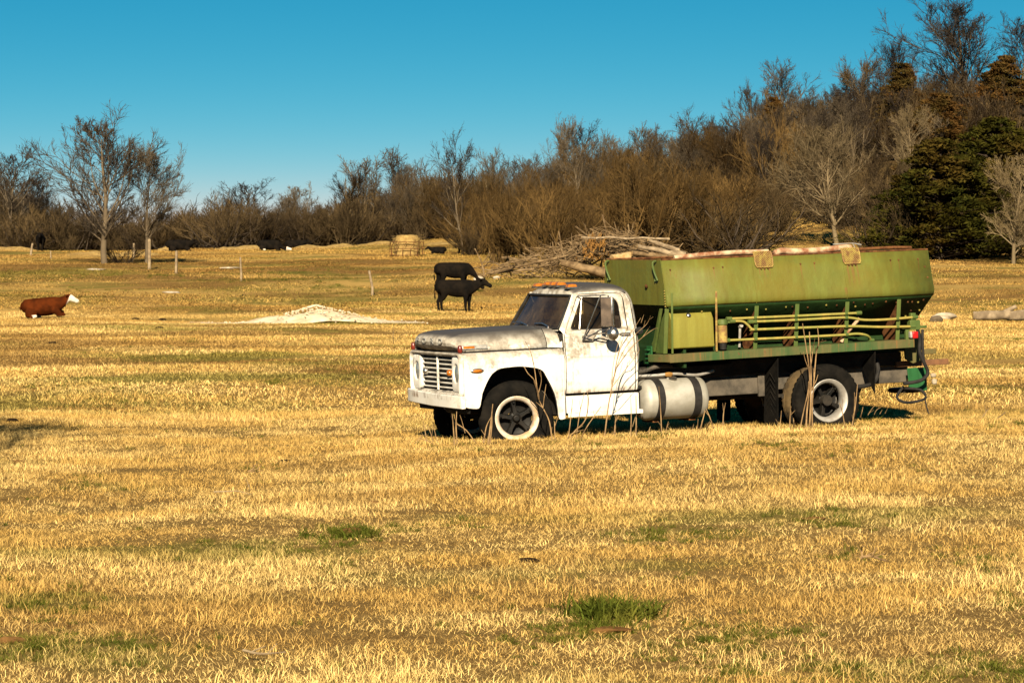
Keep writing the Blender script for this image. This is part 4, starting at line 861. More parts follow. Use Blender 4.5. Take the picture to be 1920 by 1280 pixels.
        m = MB(); m.tube([(-1.52, sd * 0.932, 1.565), (-1.53, sd * 0.975, 1.57), (-1.66, sd * 0.975, 1.57), (-1.67, sd * 0.932, 1.565)], 0.012, 8); m.build('door_handle', 'chrome', door)
        # cab side round the door
        m = MB(); q1 = [side_pt(x, z, sd, -0.004) for x, z in (W + (out_r - W) * 0.16)]; q2 = [side_pt(x, z, sd, 0.002) for x, z in (W + (out_r - W) * 0.5)]; q3 = [side_pt(x, z, sd, 0) for x, z in out_r]; m.loft([q1, q2, q3], True)
        secs = [[(lowx1 - 0.010, sd * (hw(z) - 0.006), z), (lowx1 - 0.016, sd * hw(z), z), (XB, sd * hw(z), z)] for z in zs]; m.loft(secs)
        m.loft([[(-0.69, sd * (hw(z) - 0.006), z), (-0.704, sd * (hw(z) - 0.006), z)] for z in zs])
        m.build('cab_side', 'white', t, 0, 35)
        m = MB(); m.loft([[(-0.68, sd * (hw(z) - 0.03), z), (-1.75, sd * (hw(z) - 0.03), z)] for z in zs]); m.build('door_gap', 'black', t)
        m = MB(); m.tube([side_pt(-0.93, 2.128, sd, 0.006), side_pt(-1.2, 2.136, sd, 0.008), side_pt(-1.60, 2.132, sd, 0.008), side_pt(-1.70, 2.09, sd, 0.008), side_pt(-1.735, 2.0, sd, 0.006)], 0.009, 6); m.build('drip_rail', 'white_clean', t)
        # windscreen pillar
        m = MB(); m.loft([[(-0.66, sd * 0.845, 1.655), (-0.672, sd * 0.872, 1.645), (-0.705, sd * hw(1.592), 1.592)], [(-0.775, sd * 0.80, 1.85), (-0.79, sd * 0.828, 1.85), (-0.83, sd * hw(1.86), 1.86)], [(-0.905, sd * 0.722, 2.105), (-0.915, sd * 0.738, 2.118), (-0.93, sd * hw(2.12), 2.124)]]); m.build('windscreen_pillar', 'white_clean', t, 0, 60)
    # windscreen
    def ws(u, v, off=0.0):
        yb, yt = 0.84, 0.722; y = u * (yb + (yt - yb) * v); xx = -0.655 - 0.25 * v + 0.055 * (1 - u * u) + off; return (xx, y, 1.668 + 0.437 * v + off * 0.5)
    us = np.linspace(-1, 1, 13); g = MB(); g.loft([[ws(u * 0.965, 0.03 + 0.94 * v, -0.01) for u in us] for v in np.linspace(0, 1, 5)]); wsh = g.build('windscreen', 'glass', t, 0, 80); wsh['label'] = 'dark dusty windscreen'
    m = MB(); loop = [ws(u, 0.0) for u in us] + [ws(1, v) for v in (0.25, 0.5, 0.75)] + [ws(u, 1.0) for u in us[::-1]] + [ws(-1, v) for v in (0.75, 0.5, 0.25)]; m.tube(loop + [loop[0]], 0.020, 6, False); m.build('rubber_gasket', 'black', wsh)
    m = MB(); m.loft([[(-0.64 + 0.05 * (1 - u * u), u * 0.86, 1.64) for u in us], [ws(u, 0.0) for u in us]]); m.build('cowl_panel', 'white', t)
    for y0, y1 in ((0.62, 0.10), (-0.10, -0.66)):
        m = MB(); m.tube([(-0.605, y0, 1.70), (-0.63, (y0 + y1) / 2, 1.735), (-0.63, y1, 1.725)], 0.011, 6); m.tube([(-0.60, y0, 1.66), (-0.605, y0, 1.70)], 0.02, 8); m.build('wiper', 'chrome', wsh)
    # interior
    m = MB(); m.box(-1.30, -1.72, -0.78, 0.78, 1.05, 1.30); m.box(-1.60, -1.76, -0.78, 0.78, 1.25, 1.80); m.build('bench_seat', 'seat', t, 0.04)
    m = MB(); m.box(-0.72, -0.92, -0.82, 0.82, 1.42, 1.63); m.build('dashboard', 'black', t, 0.03)
    m = MB(); m.box(-0.70, -1.86, -0.86, 0.86, 0.80, 0.84); m.box(-0.66, -0.70, -0.86, 0.86, 0.80, 1.60); m.build('cab_floor', 'black', t)
    m = MB(); ang = np.linspace(0, 2 * math.pi, 25); m.tube([(-1.08 - 0.10 * math.sin(a), 0.40 + 0.205 * math.cos(a), 1.66 + 0.18 * math.sin(a)) for a in ang], 0.014, 7, False)
    m.tube([(-1.08, 0.40, 1.66), (-0.85, 0.40, 1.52)], 0.02, 8); m.tube([(-1.08, 0.2, 1.66), (-1.08, 0.6, 1.66)], 0.012, 6); m.build('steering_wheel', 'black', t)
    m = MB(); m.loft([[(-1.87, -0.5, 1.70), (-1.87, 0.5, 1.70)], [(-1.86, -0.48, 2.02), (-1.86, 0.48, 2.02)]]); m.build('back_window_liner', 'black', t)
    # roof marker lights
    for y in (-0.56, -0.20, 0.0, 0.20, 0.56):
        zz = 2.118 + (2.236 - 2.118) * (1 - abs(y / 0.742) ** 5) ** 0.75; m = MB()
        m.loft([[(-0.985 - 0.085 * sx * f, y + 0.045 * sy * f, zz + h) for sx, sy in ((-0.75, -1), (0.0, -1.0), (0.9, -0.7), (1.0, 0), (0.9, 0.7), (0.0, 1), (-0.75, 1))] for f, h in ((1.0, -0.01), (1.0, 0.012), (0.82, 0.038), (0.35, 0.046))], True, True)
        o = m.build('roof_marker_light', 'amber', t, 0, 50)
        m = MB(); m.loft([[(-0.985 - 0.10 * sx * f, y + 0.056 * sy * f, zz + h) for sx, sy in ((-0.8, -1), (0.0, -1.0), (0.9, -0.7), (1.0, 0), (0.9, 0.7), (0.0, 1), (-0.8, 1))] for f, h in ((1.0, -0.02), (1.0, 0.004), (0.9, 0.006))], True, True); m.build('lamp_base', 'chrome', o, 0, 50)
    # ---- west coast mirrors
    for sd in (1, -1):
        y0 = sd * 0.95; yo_ = sd * 1.20
        mir = bpy.data.objects.new('side_mirror', None); COL.objects.link(mir); mir.parent = t; mir['label'] = 'tall side mirror on tubular bracket with round mirror below' if sd > 0 else 'far side mirror'
        m = MB(); P_ = lambda *a: m.tube(list(a), 0.0095, 7)
        P_((-0.98, sd * 0.775, 2.095), (-1.20, sd * 1.16, 2.105), (-1.245, yo_, 2.10), (-1.245, yo_, 1.66), (-1.20, sd * 1.17, 1.60), (-0.955, sd * 0.955, 1.555))
        P_((-1.16, sd * 1.14, 2.10), (-0.955, sd * 0.96, 1.50)); P_((-0.955, sd * 0.96, 1.50), (-1.10, sd * 0.955, 1.49)); P_((-0.955, sd * 0.96, 1.50), (-1.14, sd * 1.12, 1.635), (-1.245, yo_, 1.645)); P_((-1.10, sd * 0.955, 1.49), (-1.13, sd * 1.10, 1.63))
        P_((-1.29, sd * 1.24, 2.07), (-1.305, sd * 1.25, 2.04), (-1.305, sd * 1.25, 1.70), (-1.29, sd * 1.24, 1.67)); m.build('bracket', 'chrome', mir)
        ux, uy = -math.sin(R(40)), math.cos(R(40)) * sd
        def q(w_, z, d): return (-1.245 + d + ux * w_, yo_ + uy * w_, z)
        m = MB(); m.loft([[q(-0.085, 1.68, d), q(0.085, 1.68, d), q(0.085, 2.08, d), q(-0.085, 2.08, d)] for d in (0.0, 0.035)], True, True); m.build('mirror_housing', 'chrome', mir, 0.012)
        m = MB(); m.loft([[q(-0.075, 1.69, d), q(0.075, 1.69, d), q(0.075, 2.07, d), q(-0.075, 2.07, d)] for d in (0.036, 0.040)], True, True); m.build('mirror_back', 'seat', mir, 0.003)
        m = MB(); m.lathe_x([(0.0, 0.045), (0.05, 0.038), (0.088, 0.012), (0.092, 0.0), (0.085, -0.008), (0.0, -0.008)], n=28); o = m.build('round_mirror', 'chrome', mir, 0, 40); o.location = (-1.28, yo_ + sd * 0.02, 1.585); o.rotation_euler = (0, R(-6), sd * R(52))
        m = MB(); P_((-1.28, sd * 1.20, 1.66), (-1.28, sd * 1.21, 1.585)); m.build('round_mirror_arm', 'chrome', mir)
    m = MB(); m.tube([(-1.80, 0.90, 1.58), (-1.80, 0.985, 1.60)], [0.05, 0.05], 16); m.tube([(-1.80, 0.985, 1.60), (-1.80, 1.0, 1.604)], [0.03, 0.028], 12); m.build('filler_cap', 'black', t, 0.004)
    # ---- running board
    for sd in (1, -1):
        m = MB(); m.loft([[(-0.69, sd * 0.86, 0.76), (-1.765, sd * 0.86, 0.76)], [(-0.69, sd * 0.945, 0.758), (-1.765, sd * 0.945, 0.758)], [(-0.69, sd * 0.95, 0.745), (-1.765, sd * 0.95, 0.745)], [(-0.69, sd * 0.953, 0.535), (-1.765, sd * 0.953, 0.535)], [(-0.69, sd * 1.0, 0.53), (-1.80, sd * 1.0, 0.53)], [(-0.69, sd * 1.005, 0.52), (-1.80, sd * 1.005, 0.52)], [(-0.69, sd * 1.005, 0.48), (-1.80, sd * 1.005, 0.48)], [(-0.69, sd * 0.95, 0.475), (-1.80, sd * 0.95, 0.475)]])
        m.build('running_board', 'white_clean', t, 0, 30)
        m = MB(); m.box(-1.768, -1.79, sd * 0.80, sd * 0.948, 0.53, 0.76); m.build('step_end_plate', 'dark', t)
    # ---- fuel tanks
    for sd in (1,):
        m = MB(); m.lathe_x([(0.0, -1.835), (0.10, -1.842), (0.19, -1.862), (0.25, -1.895), (0.272, -1.93), (0.278, -1.96), (0.278, -2.75), (0.272, -2.785), (0.25, -2.81), (0.10, -2.84), (0.0, -2.842)], n=48); m.v = [(x, y + sd * 0.735, z + 0.635) for x, y, z in m.v]
        tank = m.build('fuel_tank', 'alu', t, 0, 40); tank['label'] = 'dull aluminium cylinder fuel tank with black straps'
        for x in (-2.09, -2.64):
            m = MB(); m.lathe_x([(0.280, x - 0.055), (0.288, x - 0.055), (0.288, x + 0.055), (0.280, x + 0.055)], n=48); m.v = [(a, b + sd * 0.735, c2 + 0.635) for a, b, c2 in m.v]; m.build('strap', 'black', tank, 0, 40)
            m = MB(); m.box(x - 0.05, x + 0.05, sd * 0.44, sd * 0.80, 0.325, 0.352); m.box(x - 0.05, x + 0.05, sd * 0.44, sd * 0.47, 0.33, 0.85); m.build('tank_bracket', 'rust', tank, 0.005)
        m = MB(); m.tube([(-2.36, sd * 0.80, 0.895), (-2.36, sd * 0.813, 0.925), (-2.36, sd * 0.816, 0.932)], [0.062, 0.055, 0.04], 20); m.build('filler_cap', 'chrome', tank)
        m = MB(); m.lathe_y([(0.058, 0), (0.075, 0.006), (0.085, 0.0)], n=24); o = m.build('filler_ring', 'alu', tank, 0, 60); o.location = (-2.36, sd * 0.795, 0.905); o.rotation_euler = (sd * R(68), 0, 0)
    # hoses and pipes above the tank
    m = MB(); m.tube([tuple(p) for p in catmull([(-1.70, 0.60, 1.0), (-2.0, 0.66, 1.03), (-2.15, 0.68, 1.075), (-2.30, 0.66, 1.08), (-2.6, 0.5, 1.05)], 5)], 0.030, 8); m.build('hose', 'frame', t)
    m = MB(); m.tube([tuple(p) for p in catmull([(-1.70, 0.70, 0.97), (-2.1, 0.74, 0.965), (-2.40, 0.76, 0.975), (-2.75, 0.74, 0.94), (-3.05, 0.66, 0.98)], 5)], 0.020, 8); o = m.build('hydraulic_hose', 'rim_steel', t)
    m = MB(); m.tube([(-2.26, 0.755, 0.97), (-2.29, 0.757, 0.971), (-2.34, 0.76, 0.973), (-2.37, 0.76, 0.974)], [0.022, 0.034, 0.034, 0.022], 6); m.build('brass_fitting', 'splinter', o)
    m = MB(); m.box(-1.95, -3.4, -0.55, 0.55, 0.90, 1.06); m.build('subframe', 'dark', t, 0.01)
    m = MB(); m.box(-3.4, -6.1, -0.5, 0.5, 0.905, 1.10); m.build('subframe', 'dark', t, 0.01)
    m = MB(); m.box(-2.95, -3.88, 0.462, 0.50, 0.62, 0.86); m.box(-3.80, -3.90, 0.50, 0.54, 0.58, 0.90); m.build('frame_side_plate', 'frame', t, 0.01)
    # ---- deck rails along both sides of the hopper
    for sd in (1, -1):
        m = MB(); m.prism([(-2.18, sd * 0.62, 1.235), (-2.06, sd * 0.66, 1.240), (-2.225, sd * 1.0, 1.240), (-6.03, sd * 1.0, 1.282), (-6.03, sd * 0.62, 1.275)], (0, 0, 0.012)); deck = m.build('deck_walkway', 'deck_green', t, 0.003); deck['label'] = 'rusty green walkway along the hopper side'
        m = MB(); m.hexa([(-2.225, sd * 1.0, 1.145), (-2.225, sd * 1.012, 1.145), (-2.225, sd * 1.012, 1.252), (-2.225, sd * 1.0, 1.252)], [(-6.03, sd * 1.0, 1.185), (-6.03, sd * 1.012, 1.185), (-6.03, sd * 1.012, 1.294), (-6.03, sd * 1.0, 1.294)])
        m.hexa([(-2.225, sd * 0.93, 1.140), (-2.225, sd * 1.012, 1.140), (-2.225, sd * 1.012, 1.147), (-2.225, sd * 0.93, 1.147)], [(-6.03, sd * 0.93, 1.178), (-6.03, sd * 1.012, 1.178), (-6.03, sd * 1.012, 1.187), (-6.03, sd * 0.93, 1.187)])
        m.hexa([(-2.06, sd * 0.66, 1.15), (-2.06, sd * 0.672, 1.15), (-2.06, sd * 0.672, 1.25), (-2.06, sd * 0.66, 1.25)], [(-2.225, sd * 1.0, 1.148), (-2.225, sd * 1.012, 1.148), (-2.225, sd * 1.012, 1.25), (-2.225, sd * 1.0, 1.25)]); m.build('deck_edge', 'deck_green', deck, 0.004)
    # ---- hopper
    X0, X1 = -2.19, -6.343
    up = [(0.900, 2.542), (1.012, 2.10)]; bend = [(1.030, 2.055), (1.042, 2.01), (1.047, 1.965), (1.040, 1.93), (1.020, 1.90)]; low = [(0.98, 1.86), (0.42, 1.34)]
    def side(sd):
        pu = [up[0], (0.965, 2.281), up[1]] + bend; pl = [bend[-1]] + low; return pu, pl
    hop = None
    for sd in (1, -1):
        pu, pl = side(sd); m = MB(); m.loft([[(x, sd * y, z) for y, z in pu] for x in (X0, -3.2, -4.3, -5.3, X1)])
        o = m.build('hopper_upper_side', 'hopper_up', t, 0, 60); md = o.modifiers.new('thick', 'SOLIDIFY'); md.thickness = 0.01; md.offset = 0
        o['label'] = 'upper hopper side in faded olive green paint with rust streaks' if sd > 0 else 'far upper hopper side'; hop = hop or o
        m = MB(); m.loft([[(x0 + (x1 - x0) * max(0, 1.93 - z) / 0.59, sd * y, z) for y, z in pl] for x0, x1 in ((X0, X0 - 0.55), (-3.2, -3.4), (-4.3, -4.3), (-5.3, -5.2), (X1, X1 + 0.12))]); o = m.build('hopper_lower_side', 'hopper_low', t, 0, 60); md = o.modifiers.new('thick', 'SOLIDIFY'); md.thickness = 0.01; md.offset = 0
        m = MB(); m.tube([(X0, sd * 0.897, 2.542), (X1, sd * 0.897, 2.542)], 0.016, 6); m.build('hopper_top_edge', 'rust', t)
        for xs_ in (-3.56, -4.97):
            m = MB(); m.tube([(xs_, sd * (y + 0.005), z) for y, z in pu], 0.006, 5); m.build('weld_seam', 'hopper_up', t)
        # bolts with rust on the side sheets
        
        for px_, z in ((-2.30, 2.40), (-2.96, 2.405), (-3.10, 2.41), (-4.30, 2.41), (-4.52, 2.415), (-5.72, 2.41), (-5.85, 2.41), (-6.16, 2.41), (-6.25, 2.3), (-6.27, 2.15), (-6.28, 2.05)):
            y = np.interp(z, [2.10, 2.542], [1.012, 0.90]); bo = MB(); bo.tube([(px_, sd * (y - 0.01), z), (px_, sd * (y + 0.014), z + 0.003)], 0.013, 6); bo.build('bolt', 'rust', t)
        for px_, z in ((-2.76, 1.83), (-3.20, 1.82), (-3.45, 1.83), (-3.75, 1.82), (-4.05, 1.84), (-4.15, 1.84), (-4.40, 1.82), (-4.68, 1.84), (-4.85, 1.83), (-5.10, 1.86), (-5.16, 1.80), (-5.30, 1.82), (-5.42, 1.83), (-5.62, 1.85), (-5.80, 1.83), (-5.98, 1.83), (-6.05, 1.83), (-6.15, 1.82), (-6.22, 1.85), (-6.10, 1.7), (-6.06, 1.62), (-6.24, 1.7), (-6.26, 1.6)):
            y = np.interp(z, [1.34, 1.878], [0.42, 0.98]); bo = MB(); bo.tube([(px_, sd * (y - 0.01), z + 0.01), (px_, sd * (y + 0.02), z - 0.02)], 0.013, 6); bo.build('bolt', 'rust' if int(px_ * 100) % 3 else 'pipe_green', t)
        # upright ribs with gusset plates
        for x, zt in ((-2.215, 1.90), (-3.585, 1.89), (-4.215, 1.89), (-5.0, 1.895), (-5.82, 1.885)):
            yt, yb = 0.985, 0.93; m = MB()
            m.hexa([(x - 0.03, sd * (yt - 0.006), zt), (x + 0.03, sd * (yt - 0.006), zt), (x + 0.03, sd * (yt + 0.006), zt), (x - 0.03, sd * (yt + 0.006), zt)], [(x - 0.01, sd * (yb - 0.006), 1.262), (x + 0.05, sd * (yb - 0.006), 1.262), (x + 0.05, sd * (yb + 0.006), 1.262), (x - 0.01, sd * (yb + 0.006), 1.262)])
            rib = m.build('rib', 'rib_green', t, 0.003)
            m = MB(); m.prism([(x, sd * (yt - 0.01), zt - 0.02), (x, sd * (yb - 0.01), 1.265), (x, sd * 0.56, 1.265), (x, sd * 0.48, 1.39)], (0.008, 0, 0)); m.build('gusset', 'rust' if x < -2.5 else 'rib_green', rib)
    # end walls
    for x, nm_ in ((X0 + 0.001, 'front'), (X1 - 0.001, 'rear')):
        y0 = 0.42; dx = 0.55 if nm_ == 'front' else -0.12; th = 0.008 if nm_ == 'front' else -0.008
        m = MB(); pts = [(-0.897, 2.54), (-1.01, 2.10), (-1.04, 2.01), (-1.043, 1.955), (-1.035, 1.925), (1.035, 1.925), (1.043, 1.955), (1.04, 2.01), (1.01, 2.10), (0.897, 2.54)]
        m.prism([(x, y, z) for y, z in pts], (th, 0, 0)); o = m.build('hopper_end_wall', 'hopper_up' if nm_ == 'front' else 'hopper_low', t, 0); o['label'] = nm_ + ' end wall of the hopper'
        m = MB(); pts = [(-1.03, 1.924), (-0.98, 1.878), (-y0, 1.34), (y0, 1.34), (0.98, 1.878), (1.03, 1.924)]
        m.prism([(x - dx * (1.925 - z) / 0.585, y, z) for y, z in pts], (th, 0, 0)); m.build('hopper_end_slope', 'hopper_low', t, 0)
        if nm_ == 'front':
            for sd in (1, -1):
                m = MB(); y = sd * 0.78; m.tube([tuple(p) for p in catmull([(x + 0.015, y, 2.53), (x + 0.06, y - 0.03, 2.50), (x + 0.06, y + 0.015, 2.38), (x + 0.03, y + 0.05, 2.26)], 4)], 0.014, 6); m.tube([(x + 0.02, y - 0.04, 2.35), (x + 0.03, y - 0.03, 2.25)], 0.012, 6); m.build('hook', 'rib_green', o)
            m = MB(); m.tube([(x + 0.01, 0.42, 2.16), (x + 0.03, 0.45, 2.19), (x + 0.03, 0.48, 2.17)], 0.018, 6); m.build('bracket', 'rust', o)
            m = MB()
            for i in range(7): m.tube([(x + 0.005, 1.0 + 0.003 * i, 2.12 - 0.035 * i), (x + 0.02, 1.0 + 0.003 * i, 2.12 - 0.035 * i)], 0.009, 6)
            m.build('rivets', 'pipe_green', o)['kind'] = 'stuff'
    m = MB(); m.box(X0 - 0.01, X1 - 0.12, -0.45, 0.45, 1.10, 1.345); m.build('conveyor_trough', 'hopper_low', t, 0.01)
    m = MB(); m.prism([(X0 + 0.05, 0.95, 1.88), (X0 + 0.02, 0.62, 1.28), (X0 + 0.02, 0.52, 1.28), (X0 + 0.05, 0.90, 1.88)], (-0.03, 0, 0)); m.build('front_corner_brace', 'rib_green', t, 0.003)
    m = MB()
    for i in range(4): m.box(X0 + 0.03, X0 + 0.09, 0.47, 0.57, 1.12 + 0.06 * i, 1.14 + 0.06 * i)
    m.box(X0 + 0.03, X0 + 0.05, 0.45, 0.60, 1.05, 1.36); m.build('chain_guard', 'plate_green', t, 0.003)
    m = MB(); m.box(-2.46, -2.50, -0.95, 0.95, 1.06, 1.60); m.build('added_dark_panel', 'hopper_low', t)  # dark sheet added for the shade in the gap under the hopper
    # rusty covers lying on top of the hopper
    rr_ = np.random.default_rng(3)
    m = MB(); m.tube([tuple(p) for p in catmull([(-2.50, 0.66, 2.56), (-2.9, 0.70, 2.585), (-3.4, 0.73, 2.60), (-3.9, 0.75, 2.595)], 5)], 0.035, 8); m.build('rolled_cover', 'rust_peel', t, 0, 50)
    m = MB(); m.tube([tuple(p) for p in catmull([(-4.0, 0.72, 2.56), (-4.12, 0.73, 2.60), (-4.3, 0.73, 2.585), (-4.7, 0.76, 2.585), (-5.05, 0.78, 2.61), (-5.2, 0.76, 2.60)], 5)], [0.02] + [0.045] * 24 + [0.02], 8); m.build('rolled_cover', 'rust_peel', t, 0, 50)
    m = MB(); m.tube([(-5.25, 0.70, 2.58), (-5.9, 0.75, 2.585), (-6.15, 0.78, 2.575)], 0.022, 7); m.build('cover_bar', 'rust', t)
    m = MB(); m.tube([(-5.0, 0.60, 2.66), (-5.3, 0.62, 2.665), (-5.42, 0.66, 2.64)], 0.007, 5); m.tube([(-5.3, 0.62, 2.665), (-5.30, 0.74, 2.56)], 0.006, 5); m.build('bent_wire', 'rim_steel', t)
    for i in range(6):
        x = -2.6 - i * 0.65; m = MB(); m.tube([(x, -0.89, 2.52), (x, 0.89, 2.52)], 0.016, 6); m.build('cross_bar', 'rust', t)
    # mesh step pads hooked over the top edge
    for xc in (-3.735, -5.105):
        pad = MB(); n = 9
        def pp(u, v):                                   # u along the hopper, v down over the edge
            x = xc + (u - 0.5) * 0.27 * (1 - 0.12 * max(0, v - 0.8)); z = 2.60 - 0.21 * v; y = np.interp(z, [2.10, 2.542, 2.56, 2.60], [1.012, 0.90, 0.885, 0.86]) + 0.022
            return (x, y, z)
        for k in range(-n, n + 1):
            a = [(u, u * 0.8 * 1.0 + k / n) for u in np.linspace(0, 1, 9)]; a = [(u, v) for u, v in a if 0 <= v <= 1]
            b = [(u, 1 - (u * 0.8 + k / n)) for u in np.linspace(0, 1, 9)]; b = [(u, v) for u, v in b if 0 <= v <= 1]
            for q in (a, b):
                if len(q) > 1: pad.tube([pp(u, v) for u, v in q], 0.0065, 4, False)
        ed = [pp(u, 0) for u in np.linspace(0, 1, 5)] + [pp(1, v) for v in (0.3, 0.6, 0.85)] + [pp(0.94, 1.0), pp(0.5, 1.0), pp(0.06, 1.0)] + [pp(0, v) for v in (0.85, 0.6, 0.3)]; pad.tube(ed + [ed[0]], 0.011, 5, False)
        o = pad.build('step_pad', 'yellow_rust', t); o['label'] = 'rusty yellow mesh step pad hooked on the hopper edge'
        m = MB(); m.loft([[pp(u, v) for u in (0.04, 0.5, 0.96)] for v in (0.02, 0.25, 0.5, 0.75, 0.97)]); m.v = [(x, y - 0.012, z) for x, y, z in m.v]; m.build('pad_plate', 'yellow_rust', o)
        m = MB()
        for u in (0.3, 0.5, 0.7): p0 = pp(u, 1.02); m.tube([(p0[0], p0[1] - 0.03, p0[2] - 0.02), (p0[0], p0[1] + 0.005, p0[2] - 0.018)], 0.012, 6)
        m.build('pad_bolts', 'rust', o)['kind'] = 'stuff'
    # ---- toolbox on the walkway
    m = MB(); xa, xb = -2.275, -2.915
    m.loft([[(xa, 0.56, 1.32), (xa, 0.965, 1.32), (xa, 1.0, 1.335), (xa, 0.985, 1.72), (xa, 0.90, 1.84), (xa, 0.80, 1.84)], [(xb, 0.56, 1.32), (xb, 0.965, 1.32), (xb, 1.0, 1.335), (xb, 0.985, 1.72), (xb, 0.90, 1.84), (xb, 0.80, 1.84)]], True, True)
    tb = m.build('toolbox', 'box_green', t, 0.012); tb['label'] = 'yellow green toolbox with round latch below the hopper'
    m = MB(); m.lathe_y([(0.0, 0.02), (0.02, 0.018), (0.03, 0.008), (0.036, 0.0)], n=20); o = m.build('latch', 'chrome', tb, 0, 60); o.location = (-2.555, 0.953, 1.775); o.rotation_euler = (R(35), 0, 0)
    for x, zt in ((-2.262, 2.09), (-2.932, 2.09)):
        m = MB(); m.hexa([(x - 0.014, 1.02, zt), (x + 0.014, 1.02, zt), (x + 0.014, 1.034, zt), (x - 0.014, 1.034, zt)], [(x - 0.014, 1.01, 1.262), (x + 0.014, 1.01, 1.262), (x + 0.014, 1.024, 1.262), (x - 0.014, 1.024, 1.262)]); m.hexa([(x - 0.02, 1.02, 1.98), (x + 0.02, 1.02, 1.98), (x + 0.02, 1.066, 1.98), (x - 0.02, 1.066, 1.98)], [(x - 0.02, 1.01, 1.264), (x + 0.02, 1.01, 1.264), (x + 0.02, 1.03, 1.264), (x - 0.02, 1.03, 1.264)]) if False else None
        m.v = [(a, b + 0.03 if c2 > 1.8 else b, c2) for a, b, c2 in m.v]; st = m.build('toolbox_strap', 'yellow_rust' if x < -2.5 else 'rib_green', t, 0.003)
    # ---- hydraulic filter, pipes
    m = MB(); m.tube([(-3.06, 0.96, 1.285), (-3.06, 0.96, 1.38)], [0.045, 0.055], 16); f_ = m.build('filter_bowl', 'black', t)
    m = MB(); m.tube([(-3.06, 0.96, 1.38), (-3.06, 0.96, 1.395), (-3.06, 0.96, 1.40), (-3.06, 0.96, 1.62)], [0.066, 0.066, 0.064, 0.064], 20); m.build('filter_canister', 'yellow_rust', t)
    m = MB(); m.tube([(-3.06, 0.96, 1.62), (-3.06, 0.96, 1.66), (-3.06, 0.96, 1.70)], [0.075, 0.075, 0.055], 12); m.box(-2.98, -3.22, 0.93, 0.99, 1.64, 1.69); m.build('filter_head', 'rib_green', t, 0.006)
    Yp = 0.985
    for nm_, pts in (('a', [(-3.15, Yp, 1.70), (-4.2, Yp, 1.695), (-5.17, Yp, 1.695)]), ('b', [(-3.20, Yp, 1.665), (-3.36, Yp, 1.655), (-3.44, Yp, 1.60), (-3.50, Yp, 1.545), (-3.60, Yp, 1.535), (-4.9, Yp, 1.52), (-5.5, Yp, 1.485), (-6.02, Yp, 1.47)]), ('c', [(-3.48, Yp, 1.645), (-4.2, Yp, 1.640), (-4.95, Yp, 1.640), (-5.25, Yp, 1.595), (-5.6, Yp, 1.585), (-6.06, Yp, 1.60)]), ('d', [(-3.12, Yp - 0.02, 1.405), (-4.2, Yp, 1.40), (-4.9, Yp, 1.40), (-5.15, Yp - 0.02, 1.405), (-5.33, Yp - 0.06, 1.37), (-5.42, Yp - 0.12, 1.30)])):
        m = MB(); m.tube([tuple(p) for p in catmull(pts, 5)], 0.0185, 8); o = m.build('hydraulic_pipe', 'pipe_green', t, 0, 60)
        for p in (pts[0], pts[-1]): m = MB(); m.tube([(p[0] + 0.04, p[1], p[2]), (p[0] - 0.04, p[1], p[2])], 0.029, 8); m.build('pipe_fitting', 'rib_green', o)
        for x in (-3.55, -4.18, -4.97, -5.78):
            if pts[-1][0] < x < pts[0][0]:
                zz = np.interp(-x, [-p[0] for p in pts], [p[2] for p in pts]); m = MB(); m.tube([(x + 0.02, Yp, zz), (x - 0.02, Yp, zz)], 0.026, 8); m.build('pipe_clamp', 'rib_green', o)
    m = MB(); m.tube([(-3.36, 0.90, 1.58), (-3.34, 0.90, 1.30)], 0.018, 7); m.tube([(-3.36, 0.90, 1.58), (-3.36, 0.94, 1.60)], 0.03, 8); m.build('lever', 'rim_steel', t)
    m = MB(); m.tube([(-5.18, 0.98, 1.62), (-5.0, 0.93, 1.42), (-4.93, 0.90, 1.30)], 0.024, 7); m.build('worn_hose', 'rust_peel', t)
    # rear valve block, tail light, hoses
    m = MB(); m.box(-5.98, -6.14, 0.90, 1.0, 1.42, 1.56); m.box(-6.0, -6.08, 0.92, 0.99, 1.56, 1.66); m.box(-5.86, -6.26, 0.93, 0.975, 1.44, 1.475); m.build('valve_block', 'rib_green', t, 0.008)
    m = MB(); m.box(-5.93, -5.99, 0.90, 0.95, 1.27, 1.45); m.build('lamp_post', 'rib_green', t, 0.005)
    m = MB(); m.box(-6.0, -6.09, 0.95, 1.03, 1.30, 1.40); tl = m.build('tail_light', 'red_lens', t, 0.015); m = MB(); m.box(-5.965, -5.998, 0.955, 1.025, 1.31, 1.40); m.build('lamp_housing', 'rim_steel', tl, 0.01)
    def hose(pts, r=0.026, mt='black'):
        m = MB(); m.tube([tuple(p) for p in catmull(pts, 5)], r, 8); return m.build('hydraulic_hose', mt, t)
    hose([(-6.10, 0.97, 1.44), (-6.14, 0.97, 1.30), (-6.14, 0.96, 1.10), (-6.22, 0.95, 0.93), (-6.27, 0.94, 0.80), (-6.16, 0.92, 0.70), (-5.9, 0.90, 0.67)])
    hose([(-6.20, 0.95, 1.42), (-6.20, 0.94, 1.2), (-6.22, 0.92, 1.02), (-6.25, 0.9, 0.9)], 0.02)
    hose([(-5.62, 0.62, 1.02), (-5.60, 0.72, 0.86), (-5.48, 0.80, 0.70), (-5.28, 0.84, 0.66), (-5.10, 0.86, 0.66)], 0.03)
    hose([(-5.30, 0.70, 0.62), (-5.10, 0.84, 0.42)], 0.035)
    hose([(-5.95, 0.80, 0.62), (-5.80, 0.88, 0.48), (-5.95, 0.90, 0.40), (-6.25, 0.88, 0.44), (-6.20, 0.85, 0.56), (-5.95, 0.82, 0.60)], 0.02)
    hose([(-6.25, 0.86, 0.46), (-6.27, 0.88, 0.33), (-6.30, 0.88, 0.23)], 0.011)
